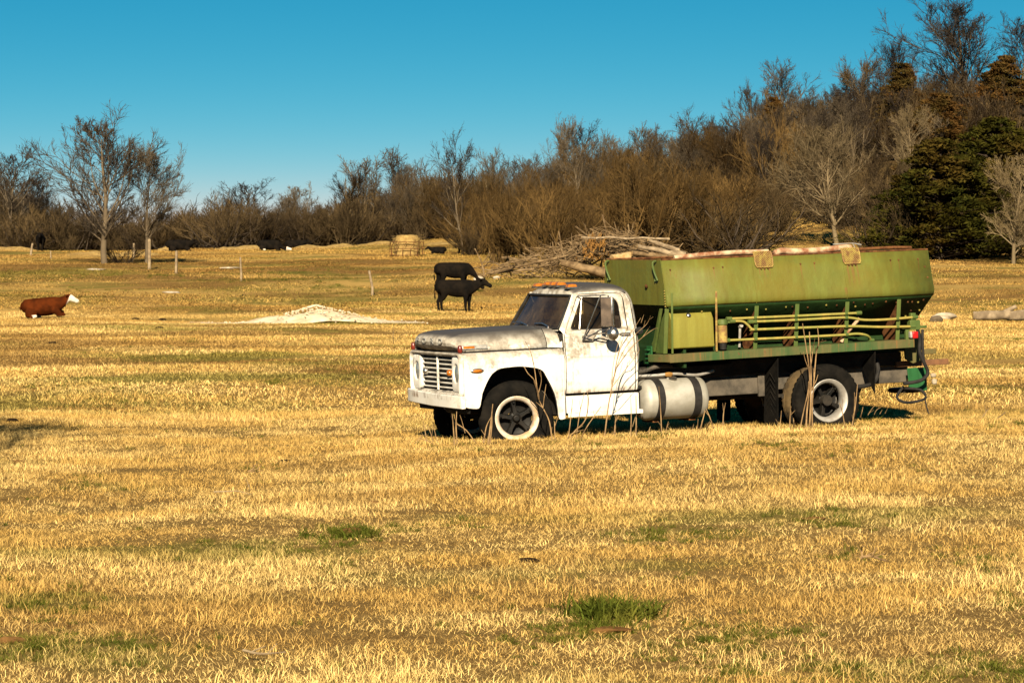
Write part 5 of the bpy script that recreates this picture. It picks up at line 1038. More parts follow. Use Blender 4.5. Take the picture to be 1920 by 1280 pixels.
    m = MB(); m.prism([(-6.06, 0.62, 1.28), (-6.30, 0.62, 1.28), (-6.36, 0.62, 0.98), (-6.20, 0.62, 0.93), (-6.08, 0.62, 1.0)], (0, 0.04, 0)); m.build('rear_side_bracket', 'deck_green', t, 0.006)
    m = MB(); m.hexa([(-6.13, 0.64, 0.56), (-6.42, 0.64, 0.54), (-6.41, 0.64, 0.87), (-6.10, 0.64, 0.87)], [(-6.10, 0.70, 0.56), (-6.39, 0.70, 0.54), (-6.41, 0.66, 0.87), (-6.10, 0.66, 0.87)]); m.build('spinner_guard', 'plate_green', t, 0.006)
    m = MB(); m.box(-6.40, -6.60, 0.55, 0.62, 1.05, 1.12); m.build('latch_bracket', 'deck_green', t, 0.006)
    m = MB(); m.box(-6.0, -6.85, 0.46, 0.54, 0.885, 0.965); m.build('rear_bar', 'brown_box', t, 0.008)
    m = MB(); m.box(-6.48, -6.55, 0.66, 0.72, 0.62, 0.70); m.box(-6.46, -6.54, 0.66, 0.72, 0.72, 0.78); m.build('lamp_bracket', 'stone', t, 0.02)
    m = MB(); m.lathe_y([(0.0, -0.03), (0.25, -0.03), (0.27, 0.0), (0.25, 0.03), (0.0, 0.03)], n=24); m.v = [(x - 6.45, z, y + 0.52) for x, y, z in m.v]; m.build('spinner_disc', 'dark', t)
    # ---- mud flaps
    for sd in (1, -1):
        for xf, ztop, lab in ((-3.90, 1.14, 'front mud flap with chevron ribs'), (-5.42, 1.16, 'rear mud flap, partly torn')):
            if xf > -5: pts = [(0.955, ztop), (0.955, 0.22), (0.93, 0.17), (0.56, 0.19), (0.53, 0.25), (0.53, 0.93)]
            else: pts = [(0.97, ztop), (0.955, 0.55), (0.90, 0.60), (0.60, 0.86), (0.55, 0.93), (0.62, 1.0)]
            m = MB(); m.prism([(xf + 0.02 * math.sin(z * 5), sd * y, z) for y, z in pts], (0.012, 0, 0)); fl = m.build('mud_flap', 'rubber', t, 0.003); fl['label'] = lab
            if xf > -5:
                m = MB()
                for k in range(9):
                    z = 0.28 + 0.085 * k; h = 0.075
                    if z + h * 1.6 < 0.92: m.tube([(xf + 0.018, sd * 0.60, z), (xf + 0.018, sd * 0.745, z + h * 1.6), (xf + 0.018, sd * 0.89, z)], 0.008, 4)
                m.build('chevron_ribs', 'rubber', fl)
    return t
TRUCK = build_truck()

# ================================================================== cattle
def cow_mesh(name, lying=False, head='up', white_face=False, mats=('cow_black', 'cow_white'), voxel=0.035):
    m = MB()
    def ell(cx, cy, cz, hh, hw_, ax=(1, 0, 0), n=14):
        ax = np.array(ax, float); ax /= np.linalg.norm(ax); u = np.array([0, 1.0, 0]); v = np.cross(ax, u); v /= np.linalg.norm(v); v = v if v[2] > 0 else -v
        return [tuple(np.array([cx, cy, cz]) + hw_ * math.cos(a) * u + hh * math.sin(a) * v) for a in np.linspace(0, 2 * math.pi, n, endpoint=False)]
    dz = -0.50 if lying else 0.0; wq = 1.18 if lying else 1.0
    trunk = [(-0.84, 1.00, 0.06, 0.06), (-0.80, 0.99, 0.20, 0.15), (-0.70, 1.03, 0.26, 0.235), (-0.50, 1.01, 0.295, 0.28), (-0.25, 0.965, 0.345, 0.325), (0.05, 0.94, 0.37, 0.345), (0.30, 0.945, 0.365, 0.315), (0.50, 0.97, 0.335, 0.25), (0.68, 1.0, 0.27, 0.19)]
    up = {'up': 1.0, 'down': -1.0, 'flat': 0.0, 'high': 1.25}[head]
    if head == 'down': nk = [(0.85, 0.90, 0.22, 0.13), (1.0, 0.72, 0.16, 0.105), (1.12, 0.52, 0.13, 0.095)]; h0, h1 = (1.12, 0.50), (1.34, 0.12)
    elif head == 'flat': nk = [(0.85, 0.86, 0.2, 0.14), (1.05, 0.72, 0.15, 0.11), (1.2, 0.62, 0.13, 0.10)]; h0, h1 = (1.22, 0.62), (1.62, 0.60)
    elif head == 'high': nk = [(0.82, 1.08, 0.235, 0.15), (0.97, 1.20, 0.175, 0.12), (1.06, 1.29, 0.14, 0.10)]; h0, h1 = (1.06, 1.33), (1.43, 1.06)
    else: nk = [(0.82, 1.07, 0.23, 0.15), (0.97, 1.14, 0.18, 0.12), (1.06, 1.19, 0.145, 0.105)]; h0, h1 = (1.04, 1.24), (1.42, 1.02)
    m.loft([ell(x, 0, z + dz, a, b * wq) for x, z, a, b in trunk + nk], True, True)
    h0 = np.array([h0[0], 0, h0[1] + dz]); h1 = np.array([h1[0], 0, h1[1] + dz])
    if lying and head == 'flat': h0[2] = max(h0[2], 0.2); h1[2] = 0.12
    ax = h1 - h0; ln = np.linalg.norm(ax)
    m.loft([ell(*(h0 + ax * t), a, b, ax) for t, a, b in ((-0.22, 0.06, 0.06), (-0.1, 0.125, 0.115), (0.15, 0.15, 0.125), (0.4, 0.125, 0.105), (0.7, 0.095, 0.08), (0.92, 0.095, 0.085), (1.06, 0.05, 0.05))], True, True)
    for sd in (1, -1):
        e = h0 + ax * 0.02 + np.array([0, sd * 0.10, 0.05]); m.tube([e, e + np.array([-0.03, sd * 0.10, 0.03]), e + np.array([-0.06, sd * 0.20, 0.0])], [0.035, 0.055, 0.02], 8)
        if not lying:
            for x, off in ((0.46, 0.03 * sd), (0.46, 0)):
                pass
            fx = 0.44 + 0.06 * sd; m.tube([(fx, sd * 0.15, 0.86), (fx + 0.01, sd * 0.16, 0.62), (fx, sd * 0.155, 0.40), (fx, sd * 0.15, 0.34), (fx + 0.0, sd * 0.15, 0.10), (fx + 0.03, sd * 0.15, 0.05), (fx + 0.04, sd * 0.15, 0.0)], [0.15, 0.115, 0.072, 0.070, 0.052, 0.062, 0.068], 10)
            bx = -0.62 - 0.08 * sd; m.tube([(bx, sd * 0.16, 0.98), (bx + 0.08, sd * 0.18, 0.72), (bx + 0.0, sd * 0.17, 0.52), (bx - 0.08, sd * 0.16, 0.42), (bx - 0.05, sd * 0.155, 0.12), (bx - 0.02, sd * 0.155, 0.05), (bx, sd * 0.155, 0.0)], [0.22, 0.165, 0.095, 0.072, 0.054, 0.062, 0.068], 10)
        else:
            m.tube([(0.45, sd * 0.20, 0.28), (0.72, sd * 0.24, 0.14), (0.82, sd * 0.22, 0.08), (0.55, sd * 0.27, 0.06)], [0.16, 0.10, 0.075, 0.055], 8)
            m.tube([(-0.55, sd * 0.26, 0.28), (-0.25, sd * 0.40, 0.20), (-0.20, sd * 0.42, 0.12), (-0.50, sd * 0.44, 0.07), (-0.30, sd * 0.46, 0.05)], [0.24, 0.15, 0.10, 0.065, 0.055], 8)
    if lying: m.tube([(-0.80, 0, 0.66), (-0.90, 0.02, 0.45), (-0.93, 0.05, 0.15), (-0.80, 0.12, 0.04)], [0.05, 0.032, 0.028, 0.04], 7)
    else: m.tube([(-0.80, 0, 1.20), (-0.88, 0, 1.10), (-0.90, 0.01, 0.8), (-0.88, 0.02, 0.55), (-0.88, 0.02, 0.42)], [0.05, 0.036, 0.03, 0.045, 0.03], 7)
    o = m.build('tmp', None, None, 0, 0); r = o.modifiers.new('r', 'REMESH'); r.mode = 'VOXEL'; r.voxel_size = voxel; s_ = o.modifiers.new('s', 'SMOOTH'); s_.iterations = 3; s_.factor = 0.5
    dg = bpy.context.evaluated_depsgraph_get(); me = bpy.data.meshes.new_from_object(o.evaluated_get(dg)); me.name = name; bpy.data.objects.remove(o)
    me.materials.clear(); me.materials.append(M[mats[0]]); me.materials.append(M[mats[1]])
    if white_face:
        n = len(me.polygons); c = np.zeros(n * 3, np.float32); me.polygons.foreach_get('center', c); c = c.reshape(-1, 3); d = (c - h0) @ (ax / ln)
        wf = (d > 0.05) & (np.linalg.norm(c - (h0 + ax * 0.5), axis=1) < 0.34)
        if lying: wf |= (c[:, 0] > -0.35) & (c[:, 0] < -0.10) & (c[:, 2] < 0.14) & (np.abs(c[:, 1]) > 0.2)
        me.polygons.foreach_set('material_index', wf.astype(np.int32))
    me.shade_smooth(); return me
COW_STAND = cow_mesh('standing_cow'); COW_GRAZE = cow_mesh('grazing_cow', head='down'); COW_LIE_RED = cow_mesh('lying_cow', True, 'up', True, ('cow_red', 'cow_white'))
COW_LIE = cow_mesh('resting_cow', True, 'up'); COW_LIE_FLAT = cow_mesh('resting_cow_head_low', True, 'flat', True)
def cow(me, px, py, Y, label, face=0.0, size=1.0):
    """face: 0 looks to the picture's right"""
    if Y is None: p = on_ground(px, py)
    else: X = (px - 960) * Y / F_PX; p = np.array([X, Y, gz(X, Y)])
    o = bpy.data.objects.new('cow', me); COL.objects.link(o); o.location = (p[0], p[1], p[2] + 0.01); o.rotation_euler = (0, 0, face); o.scale = (size,) * 3
    tag(o, label, 'cow', 'cattle in the pasture'); return o
cow(COW_STAND, 856, 588, 139, 'black cow standing broadside in front of the other one, head raised', R(-4))
cow(COW_GRAZE, 851, 562, 159, 'black cow standing just behind the broadside one, head lowered', R(8), 1.03)
cow(COW_LIE_RED, 82, 593, 133.5, 'red brown cow with white face lying in the grass at left', R(-3)).rotation_euler[1] = R(-5)
cow(COW_LIE_FLAT, 505, 475, 246, 'black cow with white face lying in the straw, head on the ground', R(-6))
cow(COW_LIE, 335, 468, 240, 'black cow lying on the loose hay behind the fence posts', R(10), 1.05)
cow(COW_LIE, 822, 484, 226, 'small dark calf lying between the hay bale and the standing cows', R(176), 0.62)
cow(COW_STAND, 872, 486, 228, 'dark cow standing in the shade of the thin tall tree', R(-150), 1.0)
cow(COW_STAND, 76, 474, 248, 'dark cow seen end on under the trees at far left', R(-85), 1.0)
cow(COW_LIE, 553, 470, 262, 'black cow mostly hidden behind the straw ridge in the middle distance', R(0), 0.9)

# ================================================================== hay bale in a ring feeder
def lumpy(name, mat, pts_fn, nu, nv, seed, amp, parent=None):
    r = np.random.default_rng(seed); V = np.array([[pts_fn(u, v) for u in np.linspace(0, 1, nu, endpoint=False)] for v in np.linspace(0, 1, nv)])
    V = V + r.normal(0, amp, V.shape); m = MB(); m.loft([list(map(tuple, q)) for q in V], True, True); return m.build(name, mat, parent, 0, 70)
def hay():
    p = on_ground(763, 482); b = thing('hay_bale', 'weathered golden hay bale standing in the feeder near the trees', 'hay bale', p)
    def f(u, v):
        R_ = np.interp(v, [0, 0.08, 0.5, 0.85, 0.97, 1], [0.80, 0.86, 0.82, 0.78, 0.62, 0.2]); a = u * 6.283; return np.array([R_ * math.cos(a), R_ * math.sin(a), 1.42 * min(1, v * 1.05)])
    lumpy('bale_body', 'hay', f, 30, 16, 5, 0.028, b)
    m = MB(); r = np.random.default_rng(8)
    for i in range(260):
        a = r.uniform(0, 6.28); R_ = r.uniform(0.78, 0.98); z = r.uniform(0, 1.45); q = np.array([R_ * math.cos(a), R_ * math.sin(a), z]); m.tube([q, q + r.normal(0, 0.10, 3)], 0.008, 3)
    o = m.build('loose_stalks', 'hay', b); o['kind'] = 'stuff'
    g = thing('ring_feeder', 'dark rusty ring feeder of steel tubes round the hay bale', 'feeder', p)
    for z in (0.12, 0.55, 0.98):
        m = MB(); m.tube([(1.12 * math.cos(a), 1.12 * math.sin(a), z) for a in np.linspace(0, 6.2832, 33)], 0.024, 6, False); m.build('ring', 'rust', g)
    for i in range(14):
        a = i / 14 * 6.283; m = MB(); m.tube([(1.12 * math.cos(a), 1.12 * math.sin(a), 0.55), (1.12 * math.cos(a + 0.25), 1.12 * math.sin(a + 0.25), 0.98)], 0.02, 5); m.tube([(1.12 * math.cos(a), 1.12 * math.sin(a), 0.0), (1.12 * math.cos(a), 1.12 * math.sin(a), 0.55)], 0.02, 5); m.build('bar', 'rust', g)
hay()
# ridges of old straw along the top of the field
def straw_heap(name, label, px0, px1, Y, h, wy, seed, mat='hay', group='ridges of old straw'):
    r = np.random.default_rng(seed); X0, X1 = (px0 - 960) * Y / F_PX, (px1 - 960) * Y / F_PX; n = max(14, int((X1 - X0) * 3)); secs = []
    ph = r.uniform(0, 6.28, 4)
    for i in range(n + 1):
        t = i / n; x = X0 + (X1 - X0) * t; hh = h * (math.sin(math.pi * min(1, max(0, t))) ** 0.5) * (0.65 + 0.2 * math.sin(x * 0.9 + ph[0]) + 0.15 * math.sin(x * 2.3 + ph[1]) + r.uniform(-0.08, 0.08))
        secs.append([(x + r.normal(0, 0.05), Y + wy * s_ + 0.25 * math.sin(x * 0.5 + ph[2]), gz(x, Y + wy * s_) + hh * k - 0.04 + r.normal(0, 0.02)) for s_, k in ((-1, 0), (-0.7, 0.35), (-0.35, 0.85), (0, 1), (0.4, 0.8), (0.8, 0.3), (1, 0))])
    m = MB(); m.loft(secs); o = m.build(name, mat, None, 0, 80); tag(o, label, 'straw', group); return o
straw_heap('straw_ridge', 'long low ridge of straw left of the hay bale at the trees', 520, 760, 258, 0.55, 1.3, 1)
straw_heap('straw_ridge', 'straw ridge around the resting cow with its head down', 385, 545, 256, 0.6, 1.4, 2)
straw_heap('straw_ridge', 'heap of loose hay behind the fence posts at left', 290, 372, 246, 0.75, 1.3, 3)
straw_heap('straw_ridge', 'low straw bank right of the hay bale beside the calf', 785, 880, 254, 0.22, 1.3, 4)
straw_heap('straw_ridge', 'low straw bank at the foot of the tall tree at left', 120, 300, 236, 0.55, 1.3, 5)
straw_heap('straw_ridge', 'faint straw bank at the far left edge under the trees', -60, 110, 250, 0.45, 1.3, 6)

# ================================================================== pale gravel pile
def gravel():
    p = on_ground(580, 606); r = np.random.default_rng(4); V = []; n, mr = 72, 22
    for j in range(mr + 1):
        q = j / mr
        for i in range(n):
            a = i / n * 6.2832; wob = 1 + 0.12 * math.sin(2 * a + 1) + 0.08 * math.sin(3 * a + 2) + 0.05 * math.sin(7 * a)
            x = q * 3.6 * wob * math.cos(a) * (1.0 if math.cos(a) > 0 else 1.3); y = q * 1.9 * wob * math.sin(a); xs = x - 0.30
            h = 0.42 * max(0, 1 - abs(xs) / (3.2 if xs < 0 else 2.5)) ** 1.45 * max(0, 1 - (abs(y) / 1.9) ** 1.3) * (1 + 0.18 * math.sin(xs * 3.1 + 1) * math.sin(y * 2.7)) + 0.09 * math.exp(-((xs + 1.9) ** 2 + (y + 0.3) ** 2) / 0.5) + 0.07 * math.exp(-((xs - 1.7) ** 2 + y * y) / 0.4); X, Y = p[0] + x, p[1] + 1.5 + y
            z = gz(X, Y) + h + 0.03 * (1 - q) + 0.012 - 0.05 * (q > 0.97); V.append((X + r.normal(0, 0.02), Y + r.normal(0, 0.02), z + (r.normal(0, 0.012) + 0.05 * math.sin(x * 2.6 + y) * math.sin(y * 2.1 + 1) * (1 - q)) * (q < 0.95)))
    F_ = [(j * n + i, j * n + (i + 1) % n, (j + 1) * n + (i + 1) % n, (j + 1) * n + i) for j in range(mr) for i in range(n)]
    o = mesh_obj('gravel_pile', V, F_, 'gravel', smooth=80); tag(o, 'low spread pile of pale gravel left of the standing cows', 'gravel pile')
    m = MB()
    for i in range(420):
        a = r.uniform(0, 6.28); q = abs(r.normal(0, 0.55)); X = p[0] + q * 3.6 * math.cos(a); Y = p[1] + 1.5 + q * 1.9 * math.sin(a); s_ = r.uniform(0.015, 0.05); x = q * 3.6 * math.cos(a) - 0.15; y = q * 1.9 * math.sin(a)
        h = 0.60 * max(0, 1 - abs(x) / 2.9) ** 1.25 * max(0, 1 - (abs(y) / 1.9) ** 1.3); z = gz(X, Y) + h + 0.03
        m.add([(X - s_, Y, z), (X + s_, Y, z), (X, Y - s_, z), (X, Y + s_, z), (X, Y, z + s_), (X, Y, z - s_)], [(0, 2, 4), (2, 1, 4), (1, 3, 4), (3, 0, 4), (2, 0, 5), (1, 2, 5), (3, 1, 5), (0, 3, 5)])
    st = m.build('pebbles', 'gravel', o, 0, 0); st['kind'] = 'stuff'
gravel()

# ================================================================== brush pile and logs
def log(name, label, a, b, r0, r1, mat='log', group=None, cat='log', cut=True, bend=0.04, seed=0):
    r = np.random.default_rng(seed + int(abs(a[0]) * 97)); a, b = np.array(a, float), np.array(b, float); L = np.linalg.norm(b - a); n = 7
    pts = [a + (b - a) * t + r.normal(0, bend * L * 0.25, 3) * math.sin(math.pi * t) for t in np.linspace(0, 1, n)]; rad = np.linspace(r0, r1, n) * r.uniform(0.92, 1.08, n)
    t = thing(name, label, cat, tuple(a), 0, group); m = MB(); m.tube([p - a for p in pts], rad, 12, True); m.v = [(x + r.normal(0, 0.006), y + r.normal(0, 0.006), z + r.normal(0, 0.006)) for x, y, z in m.v]; m.build('stem', mat, t, 0, 60)
    if cut:
        for e, q, rd in ((0, 1, r0), (n - 1, n - 2, r1)):
            d = pts[e] - pts[q]; d /= np.linalg.norm(d); m = MB(); m.tube([pts[e] - a - d * 0.01, pts[e] - a + d * 0.012], rd * 0.9, 12); m.build('cut_end', 'log_cut', t)
    return t
def brush_pile():
    Y0 = 171.0; r = np.random.default_rng(12)
    def W(px, py, Y=Y0): return at(px, py, Y)
    groups = []
    n = 330; cx = r.normal(1105, 88, n); cy = np.interp(np.abs(cx - 1140), [0, 90, 230], [446, 474, 505]) + r.uniform(-8, 32, n) ; 
    P, D, L, rad = [], [], [], []
    for i in range(n):
        Y = Y0 + r.uniform(-2.2, 3.0); q = at(cx[i], min(cy[i], 512), Y); q[2] = max(q[2], gz(q[0], Y) + 0.05); P.append(q); d = r.normal(0, 1, 3); d[2] *= 0.35; d[0] *= 1.5; D.append(d / np.linalg.norm(d)); L.append(r.uniform(0.8, 3.0)); rad.append(r.choice([0.018, 0.025, 0.035, 0.05]))
    P, D, L, rad = np.array(P), np.array(D), np.array(L), np.array(rad); pts = [P - D * (L / 2)[:, None]]; d = D
    for k in range(5):
        d = d + r.normal(0, 0.16, d.shape); d[:, 2] -= 0.02; d /= np.linalg.norm(d, axis=1)[:, None]; pts.append(pts[-1] + d * (L / 5)[:, None])
    pts = np.stack(pts, 1); gy = ground(pts[..., 0], pts[..., 1]); pts[..., 2] = np.maximum(pts[..., 2], gy + 0.03)
    groups.append((pts, rad[:, None] * np.linspace(1, 0.45, 6)[None], 5))
    n2 = 900; bi = r.integers(0, n, n2); k = r.integers(1, 5, n2); s0 = pts[bi, k]; dd = r.normal(0, 1, (n2, 3)); dd[:, 2] = dd[:, 2] * 0.5 + 0.15; dd /= np.linalg.norm(dd, axis=1)[:, None]; l2 = r.uniform(0.3, 1.2, n2)
    p2 = np.stack([s0, s0 + dd * (l2 / 2)[:, None], s0 + dd * l2[:, None] + r.normal(0, 0.08, (n2, 3))], 1); p2[..., 2] = np.maximum(p2[..., 2], ground(p2[..., 0], p2[..., 1]) + 0.02); groups.append((p2, np.tile([0.016, 0.012, 0.007], (n2, 1)), 3))
    V, F_ = skin(groups); o = mesh_obj('brush_pile', V, F_, 'log', smooth=70); tag(o, 'tangled pile of dead grey branches behind the cab', 'brush pile', kind='stuff')
    G = 'logs in the brush pile'
    for i, (lab, a, b, r0, r1, mt) in enumerate([
        ('thick pale log at the bottom right end of the brush pile', (1050, 492), (1138, 512), 0.17, 0.27, 'log'),
        ('long pale split log on top of the brush pile pointing right', (1195, 462), (1284, 478), 0.10, 0.17, 'log_grey'),
        ('second pale log just under the topmost one on the brush pile', (1185, 474), (1262, 482), 0.12, 0.13, 'log'),
        ('grey log with a blunt light end at the top right of the pile', (1215, 450), (1272, 470), 0.09, 0.14, 'log_grey'),
        ('long thin grey branch arching over the crest of the brush pile', (1090, 445), (1255, 448), 0.05, 0.06, 'log_grey'),
        ('grey branch sloping down left along the front of the brush pile', (925, 510), (1060, 480), 0.05, 0.06, 'log'),
        ('bare limb lying on the ground at the left tip of the brush pile', (915, 512), (1000, 505), 0.06, 0.05, 'log'),
        ('short stump of pale wood in the middle of the brush pile', (1148, 486), (1182, 480), 0.24, 0.22, 'log_cut')]):
        A = W(*a, Y0 - 2.4 - 0.15 * (i % 3)); B = W(*b, Y0 - 2.2 + 0.2 * (i % 2)); A[2] = max(A[2], gz(A[0], A[1]) + r0 * 0.8); B[2] = max(B[2], gz(B[0], B[1]) + r1 * 0.8)
        log('log', lab, A, B, r0, r1, mt, G, seed=i)
    m = MB()
    for i in range(90):
        q = W(1114 + r.normal(0, 12), 474 + r.uniform(-26, 14), Y0 - 2.3 + r.uniform(-0.2, 0.3)); d = np.array([r.normal(0.1, 0.25), r.normal(0, 0.2), r.uniform(0.35, 0.9)]); m.tube([q, q + d * 0.25 + r.normal(0, 0.04, 3), q + d * 0.5], [0.035, 0.028, 0.01], 4)
    st = thing('splintered_stump', 'bright orange splintered stump in the middle of the brush pile', 'stump', (0, 0, 0)); m.build('splinters', 'splinter', st)['kind'] = 'stuff'
    for lab, px, top, w_ in (('thin bare branch standing up at the left end of the brush pile', 905, 470, 0.5),):
        pass
brush_pile()
G = 'old logs at the right edge'
for lab, a, b, r0, r1, mt in (('thick weathered grey log lying at right beyond the truck tail', (1825, 592), (1893, 590), 0.17, 0.19, 'log_grey'), ('grey log at the right picture edge touching the longer one', (1893, 592), (1950, 588), 0.20, 0.2, 'log_grey'), ('short stub leaning across the grey logs at right', (1880, 586), (1905, 575), 0.07, 0.09, 'log_grey')):
    Yl = on_ground(1860, 601)[1]; A, B = at(*a, Yl), at(*b, Yl); log('log', lab, A, B, r0, r1, mt, G)
def stone(name, label, cat, px, py, wpx, hpx, mat, seed, boxy=0.0, group=None, Y=None):
    p = on_ground(px, py); k = p[1] / F_PX; wx, h = wpx * k / 2, hpx * k; r = np.random.default_rng(seed); bm = bmesh.new(); bmesh.ops.create_icosphere(bm, subdivisions=3, radius=1.0); ph = r.uniform(0, 6.28, 6)
    for v in bm.verts:
        c = np.array(v.co); e = 1 - boxy * 0.5; c = np.sign(c) * np.abs(c) ** e; q = 1 + 0.14 * math.sin(2.3 * c[0] + ph[0] + c[1]) + 0.11 * math.sin(3.1 * c[1] + ph[1] + 2 * c[2]) + 0.08 * math.sin(5 * c[2] + ph[2] + 3 * c[0]) + r.normal(0, 0.025)
        v.co = Vector((c[0] * wx * q, c[1] * wx * 0.8 * q, max(-0.02, h * 0.5 + c[2] * h * 0.55 * q)))
    me = bpy.data.meshes.new(name); bm.to_mesh(me); bm.free(); me.materials.append(M[mat]); me.shade_smooth(); o = bpy.data.objects.new(name, me); COL.objects.link(o); o.location = (p[0], p[1], p[2] - 0.01); o.rotation_euler = (0, 0, r.uniform(0, 0.5)); tag(o, label, cat, group); return o
stone('white_stone', 'pale limestone boulder lying beyond the truck tail', 'stone', 1768, 600, 44, 14, 'stone', 3)
stone('concrete_block', 'dark squared block in front of the pale boulder beyond the truck tail', 'block', 1754, 605, 22, 13, 'block', 4, 0.8)
stone('field_stone', 'rounded tan rock at the nose of the rear standing cow', 'stone', 897, 530, 20, 12, 'stone', 5)
stone('field_stone', 'low tan rock right of the cows near the brush pile', 'stone', 932, 524, 14, 7, 'stone', 6)
stone('field_stone', 'flat grey stone showing in the turf below the tall tree at left', 'stone', 182, 507, 36, 4, 'stone', 7)
stone('bleached_plank', 'short bleached white plank lying in the grass right of the red cow', 'plank', 322, 549, 30, 3, 'stone', 8, 0.9)
stone('field_stone', 'low grey stone in the turf below the leaning fence post', 'stone', 430, 504, 34, 4, 'stone', 9)
for i, (px, py, w_, h, lab) in enumerate([(990, 1054, 46, 10, 'flat black dung clod in the near grass below the front wheel'), (304, 601, 14, 5, 'small dark clod right of the red cow, upper of two'), (300, 616, 18, 4, 'small dark clod right of the red cow, lower of two'), (24, 790, 22, 8, 'dark clod beside the tree shadow at the left edge'),
        (425, 760, 10, 5, 'tiny dark clod in the grass left of the truck'), (98, 644, 16, 4, 'thin dark clod below the red cow'), (255, 599, 13, 4, 'small dark clod between the red cow and the pair of clods'), (36, 867, 20, 7, 'brown clod low at the left edge'), (700, 943, 22, 7, 'brown clod in the near grass left of centre'), (455, 556, 12, 4, 'dark clod on the rise left of the gravel pile'), (1010, 965, 18, 6, 'small brown clod in the near grass below the cab'), (533, 865, 20, 5, 'dark clod beside the dry root left of the truck'), (905, 578, 12, 4, 'dark clod just in front of the broadside cow'), (800, 598, 12, 3, 'dark clod behind the broadside cow')]):
    stone('dung_clod', lab, 'clod', px, py, w_, h, 'clod' if 'brown' not in lab else 'soil', 20 + i, 0, 'clods in the grass')
stone('molehill', 'brown molehill ringed with green grass in the near field', 'molehill', 657, 1004, 50, 16, 'soil', 41, 0, 'molehills')
stone('molehill', 'bare brown earth mound below the tall green tuft in the foreground', 'molehill', 1143, 1186, 78, 15, 'soil', 42, 0, 'molehills')
stone('molehill', 'brown earth mound in the lower left corner', 'molehill', 24, 1206, 46, 16, 'soil', 43, 0, 'molehills')
stone('molehill', 'faint brown earth mound in the green strip at lower right', 'molehill', 1523, 975, 46, 8, 'soil', 44, 0, 'molehills')

# ================================================================== fence posts
for i, (px, top, bot, w_, lean, lab) in enumerate([(280, 448, 505, 9, 0.0, 'tallest pale fence post standing right of the tall tree'), (251, 456, 485, 6, 0.0, 'short pale fence post between the tall tree and the tallest post'), (330, 470, 513, 7, 0.02, 'stubby grey fence post right of the tallest post'), (58, 456, 480, 6, 0.12, 'slanting fence post at the far left under the trees'),
        (452, 482, 527, 6, -0.03, 'thin fence post standing alone left of the gravel pile'), (698, 507, 554, 7, -0.12, 'leaning grey fence post left of the standing cows'), (95, 470, 486, 4, 0.0, 'small fence stub right of the slanting post at far left')]):
    p = on_ground(px, bot); k = p[1] / F_PX; h = (bot - top) * k; rd = w_ * k * 0.36; r = np.random.default_rng(60 + i)
    m = MB(); m.tube([(0, 0, -0.2), (0.01, 0, h * 0.3), (lean * h * 0.5, 0.01, h * 0.65), (lean * h, 0, h - 0.02), (lean * h, 0, h)], [rd * 1.1, rd, rd * 0.95, rd * 0.9, rd * 0.5], 9); m.v = [(x + r.normal(0, rd * 0.06), y + r.normal(0, rd * 0.06), z) for x, y, z in m.v]
    o = m.build('fence_post', 'post', None, 0, 60); o.location = tuple(p); tag(o, lab, 'fence post', 'fence posts across the pasture')

# ================================================================== dead weeds and sticks round the truck
def truck_front_Y(px): return 45.7 + (px - 973) / 582 * 1.9 - 0.45
WEED_I = [0]
def weed(label, base, stems, dY=-0.35, mat='weed', name='dead_weed', cat='weed', Y=None, rad=0.011, group='dead weeds round the truck'):
    Yb = (truck_front_Y(base[0]) + dY) if Y is None else Y; r = np.random.default_rng(500 + WEED_I[0]); WEED_I[0] += 1; k = Yb / F_PX
    X = (base[0] - 960) * k; g = gz(X, Yb); z_pix = float(HORIZON + (CAM_H - g) / k); t = thing(name, label, cat, (X, Yb, g), 0, group)
    for st in stems:
        rd = rad
        if isinstance(st[0], (int, float)): rd, st = st[0], st[1]
        pts = []
        for j, (px, py) in enumerate(st): pts.append(np.array([(px - base[0]) * k, r.normal(0, 0.05) * (j > 0) + 0.02 * j * r.normal(), (z_pix - py) * k if py < z_pix - 4 else -0.03]))
        cp = catmull(pts, 4) if len(pts) > 2 else pts; n = len(cp); m = MB(); m.tube(cp, list(np.linspace(rd, rd * 0.45, n)), 6)
        for j in range(2, n - 1, 3):
            if r.uniform() < 0.35 and n > 6: d = cp[j + 1] - cp[j]; d = d / np.linalg.norm(d); q = r.normal(0, 1, 3); q[2] = abs(q[2]); q /= np.linalg.norm(q); m.tube([cp[j], cp[j] + (d + q * 0.8) * r.uniform(0.03, 0.10)], [rd * 0.5, rd * 0.25], 4)
        m.build('stalk', mat, t, 0, 60)
    return t
weed('tall dead weed with many thin branches in front of the cab door', (1133, 822), [[(1133, 824), (1141, 760), (1150, 715), (1156, 690)], (0.007, [(1150, 715), (1158, 672), (1168, 645), (1185, 620), (1202, 596)]), (0.006, [(1156, 690), (1168, 660), (1188, 630), (1212, 608), (1219, 592)]), (0.006, [(1152, 705), (1160, 660), (1170, 630), (1175, 615)]), (0.006, [(1156, 690), (1180, 655), (1205, 632), (1225, 618), (1233, 615)]), (0.005, [(1148, 725), (1175, 690), (1195, 665), (1200, 655)]), (0.005, [(1147, 730), (1149, 690), (1157, 650), (1166, 628)]), (0.005, [(1205, 632), (1215, 618), (1218, 612)]), (0.005, [(1202, 605), (1207, 590)])])
weed('forked dead weed in front of the front wheel', (1036, 822), [[(1036, 823), (1030, 790), (1018, 765), (1010, 748)], (0.008, [(1010, 748), (1003, 715), (990, 700), (983, 688)]), (0.008, [(1010, 748), (1006, 720), (1002, 690), (995, 660), (985, 640)]), (0.007, [(1008, 742), (1015, 715), (1013, 693)]), (0.007, [(1018, 765), (1021, 740), (1024, 720)])], -0.5)
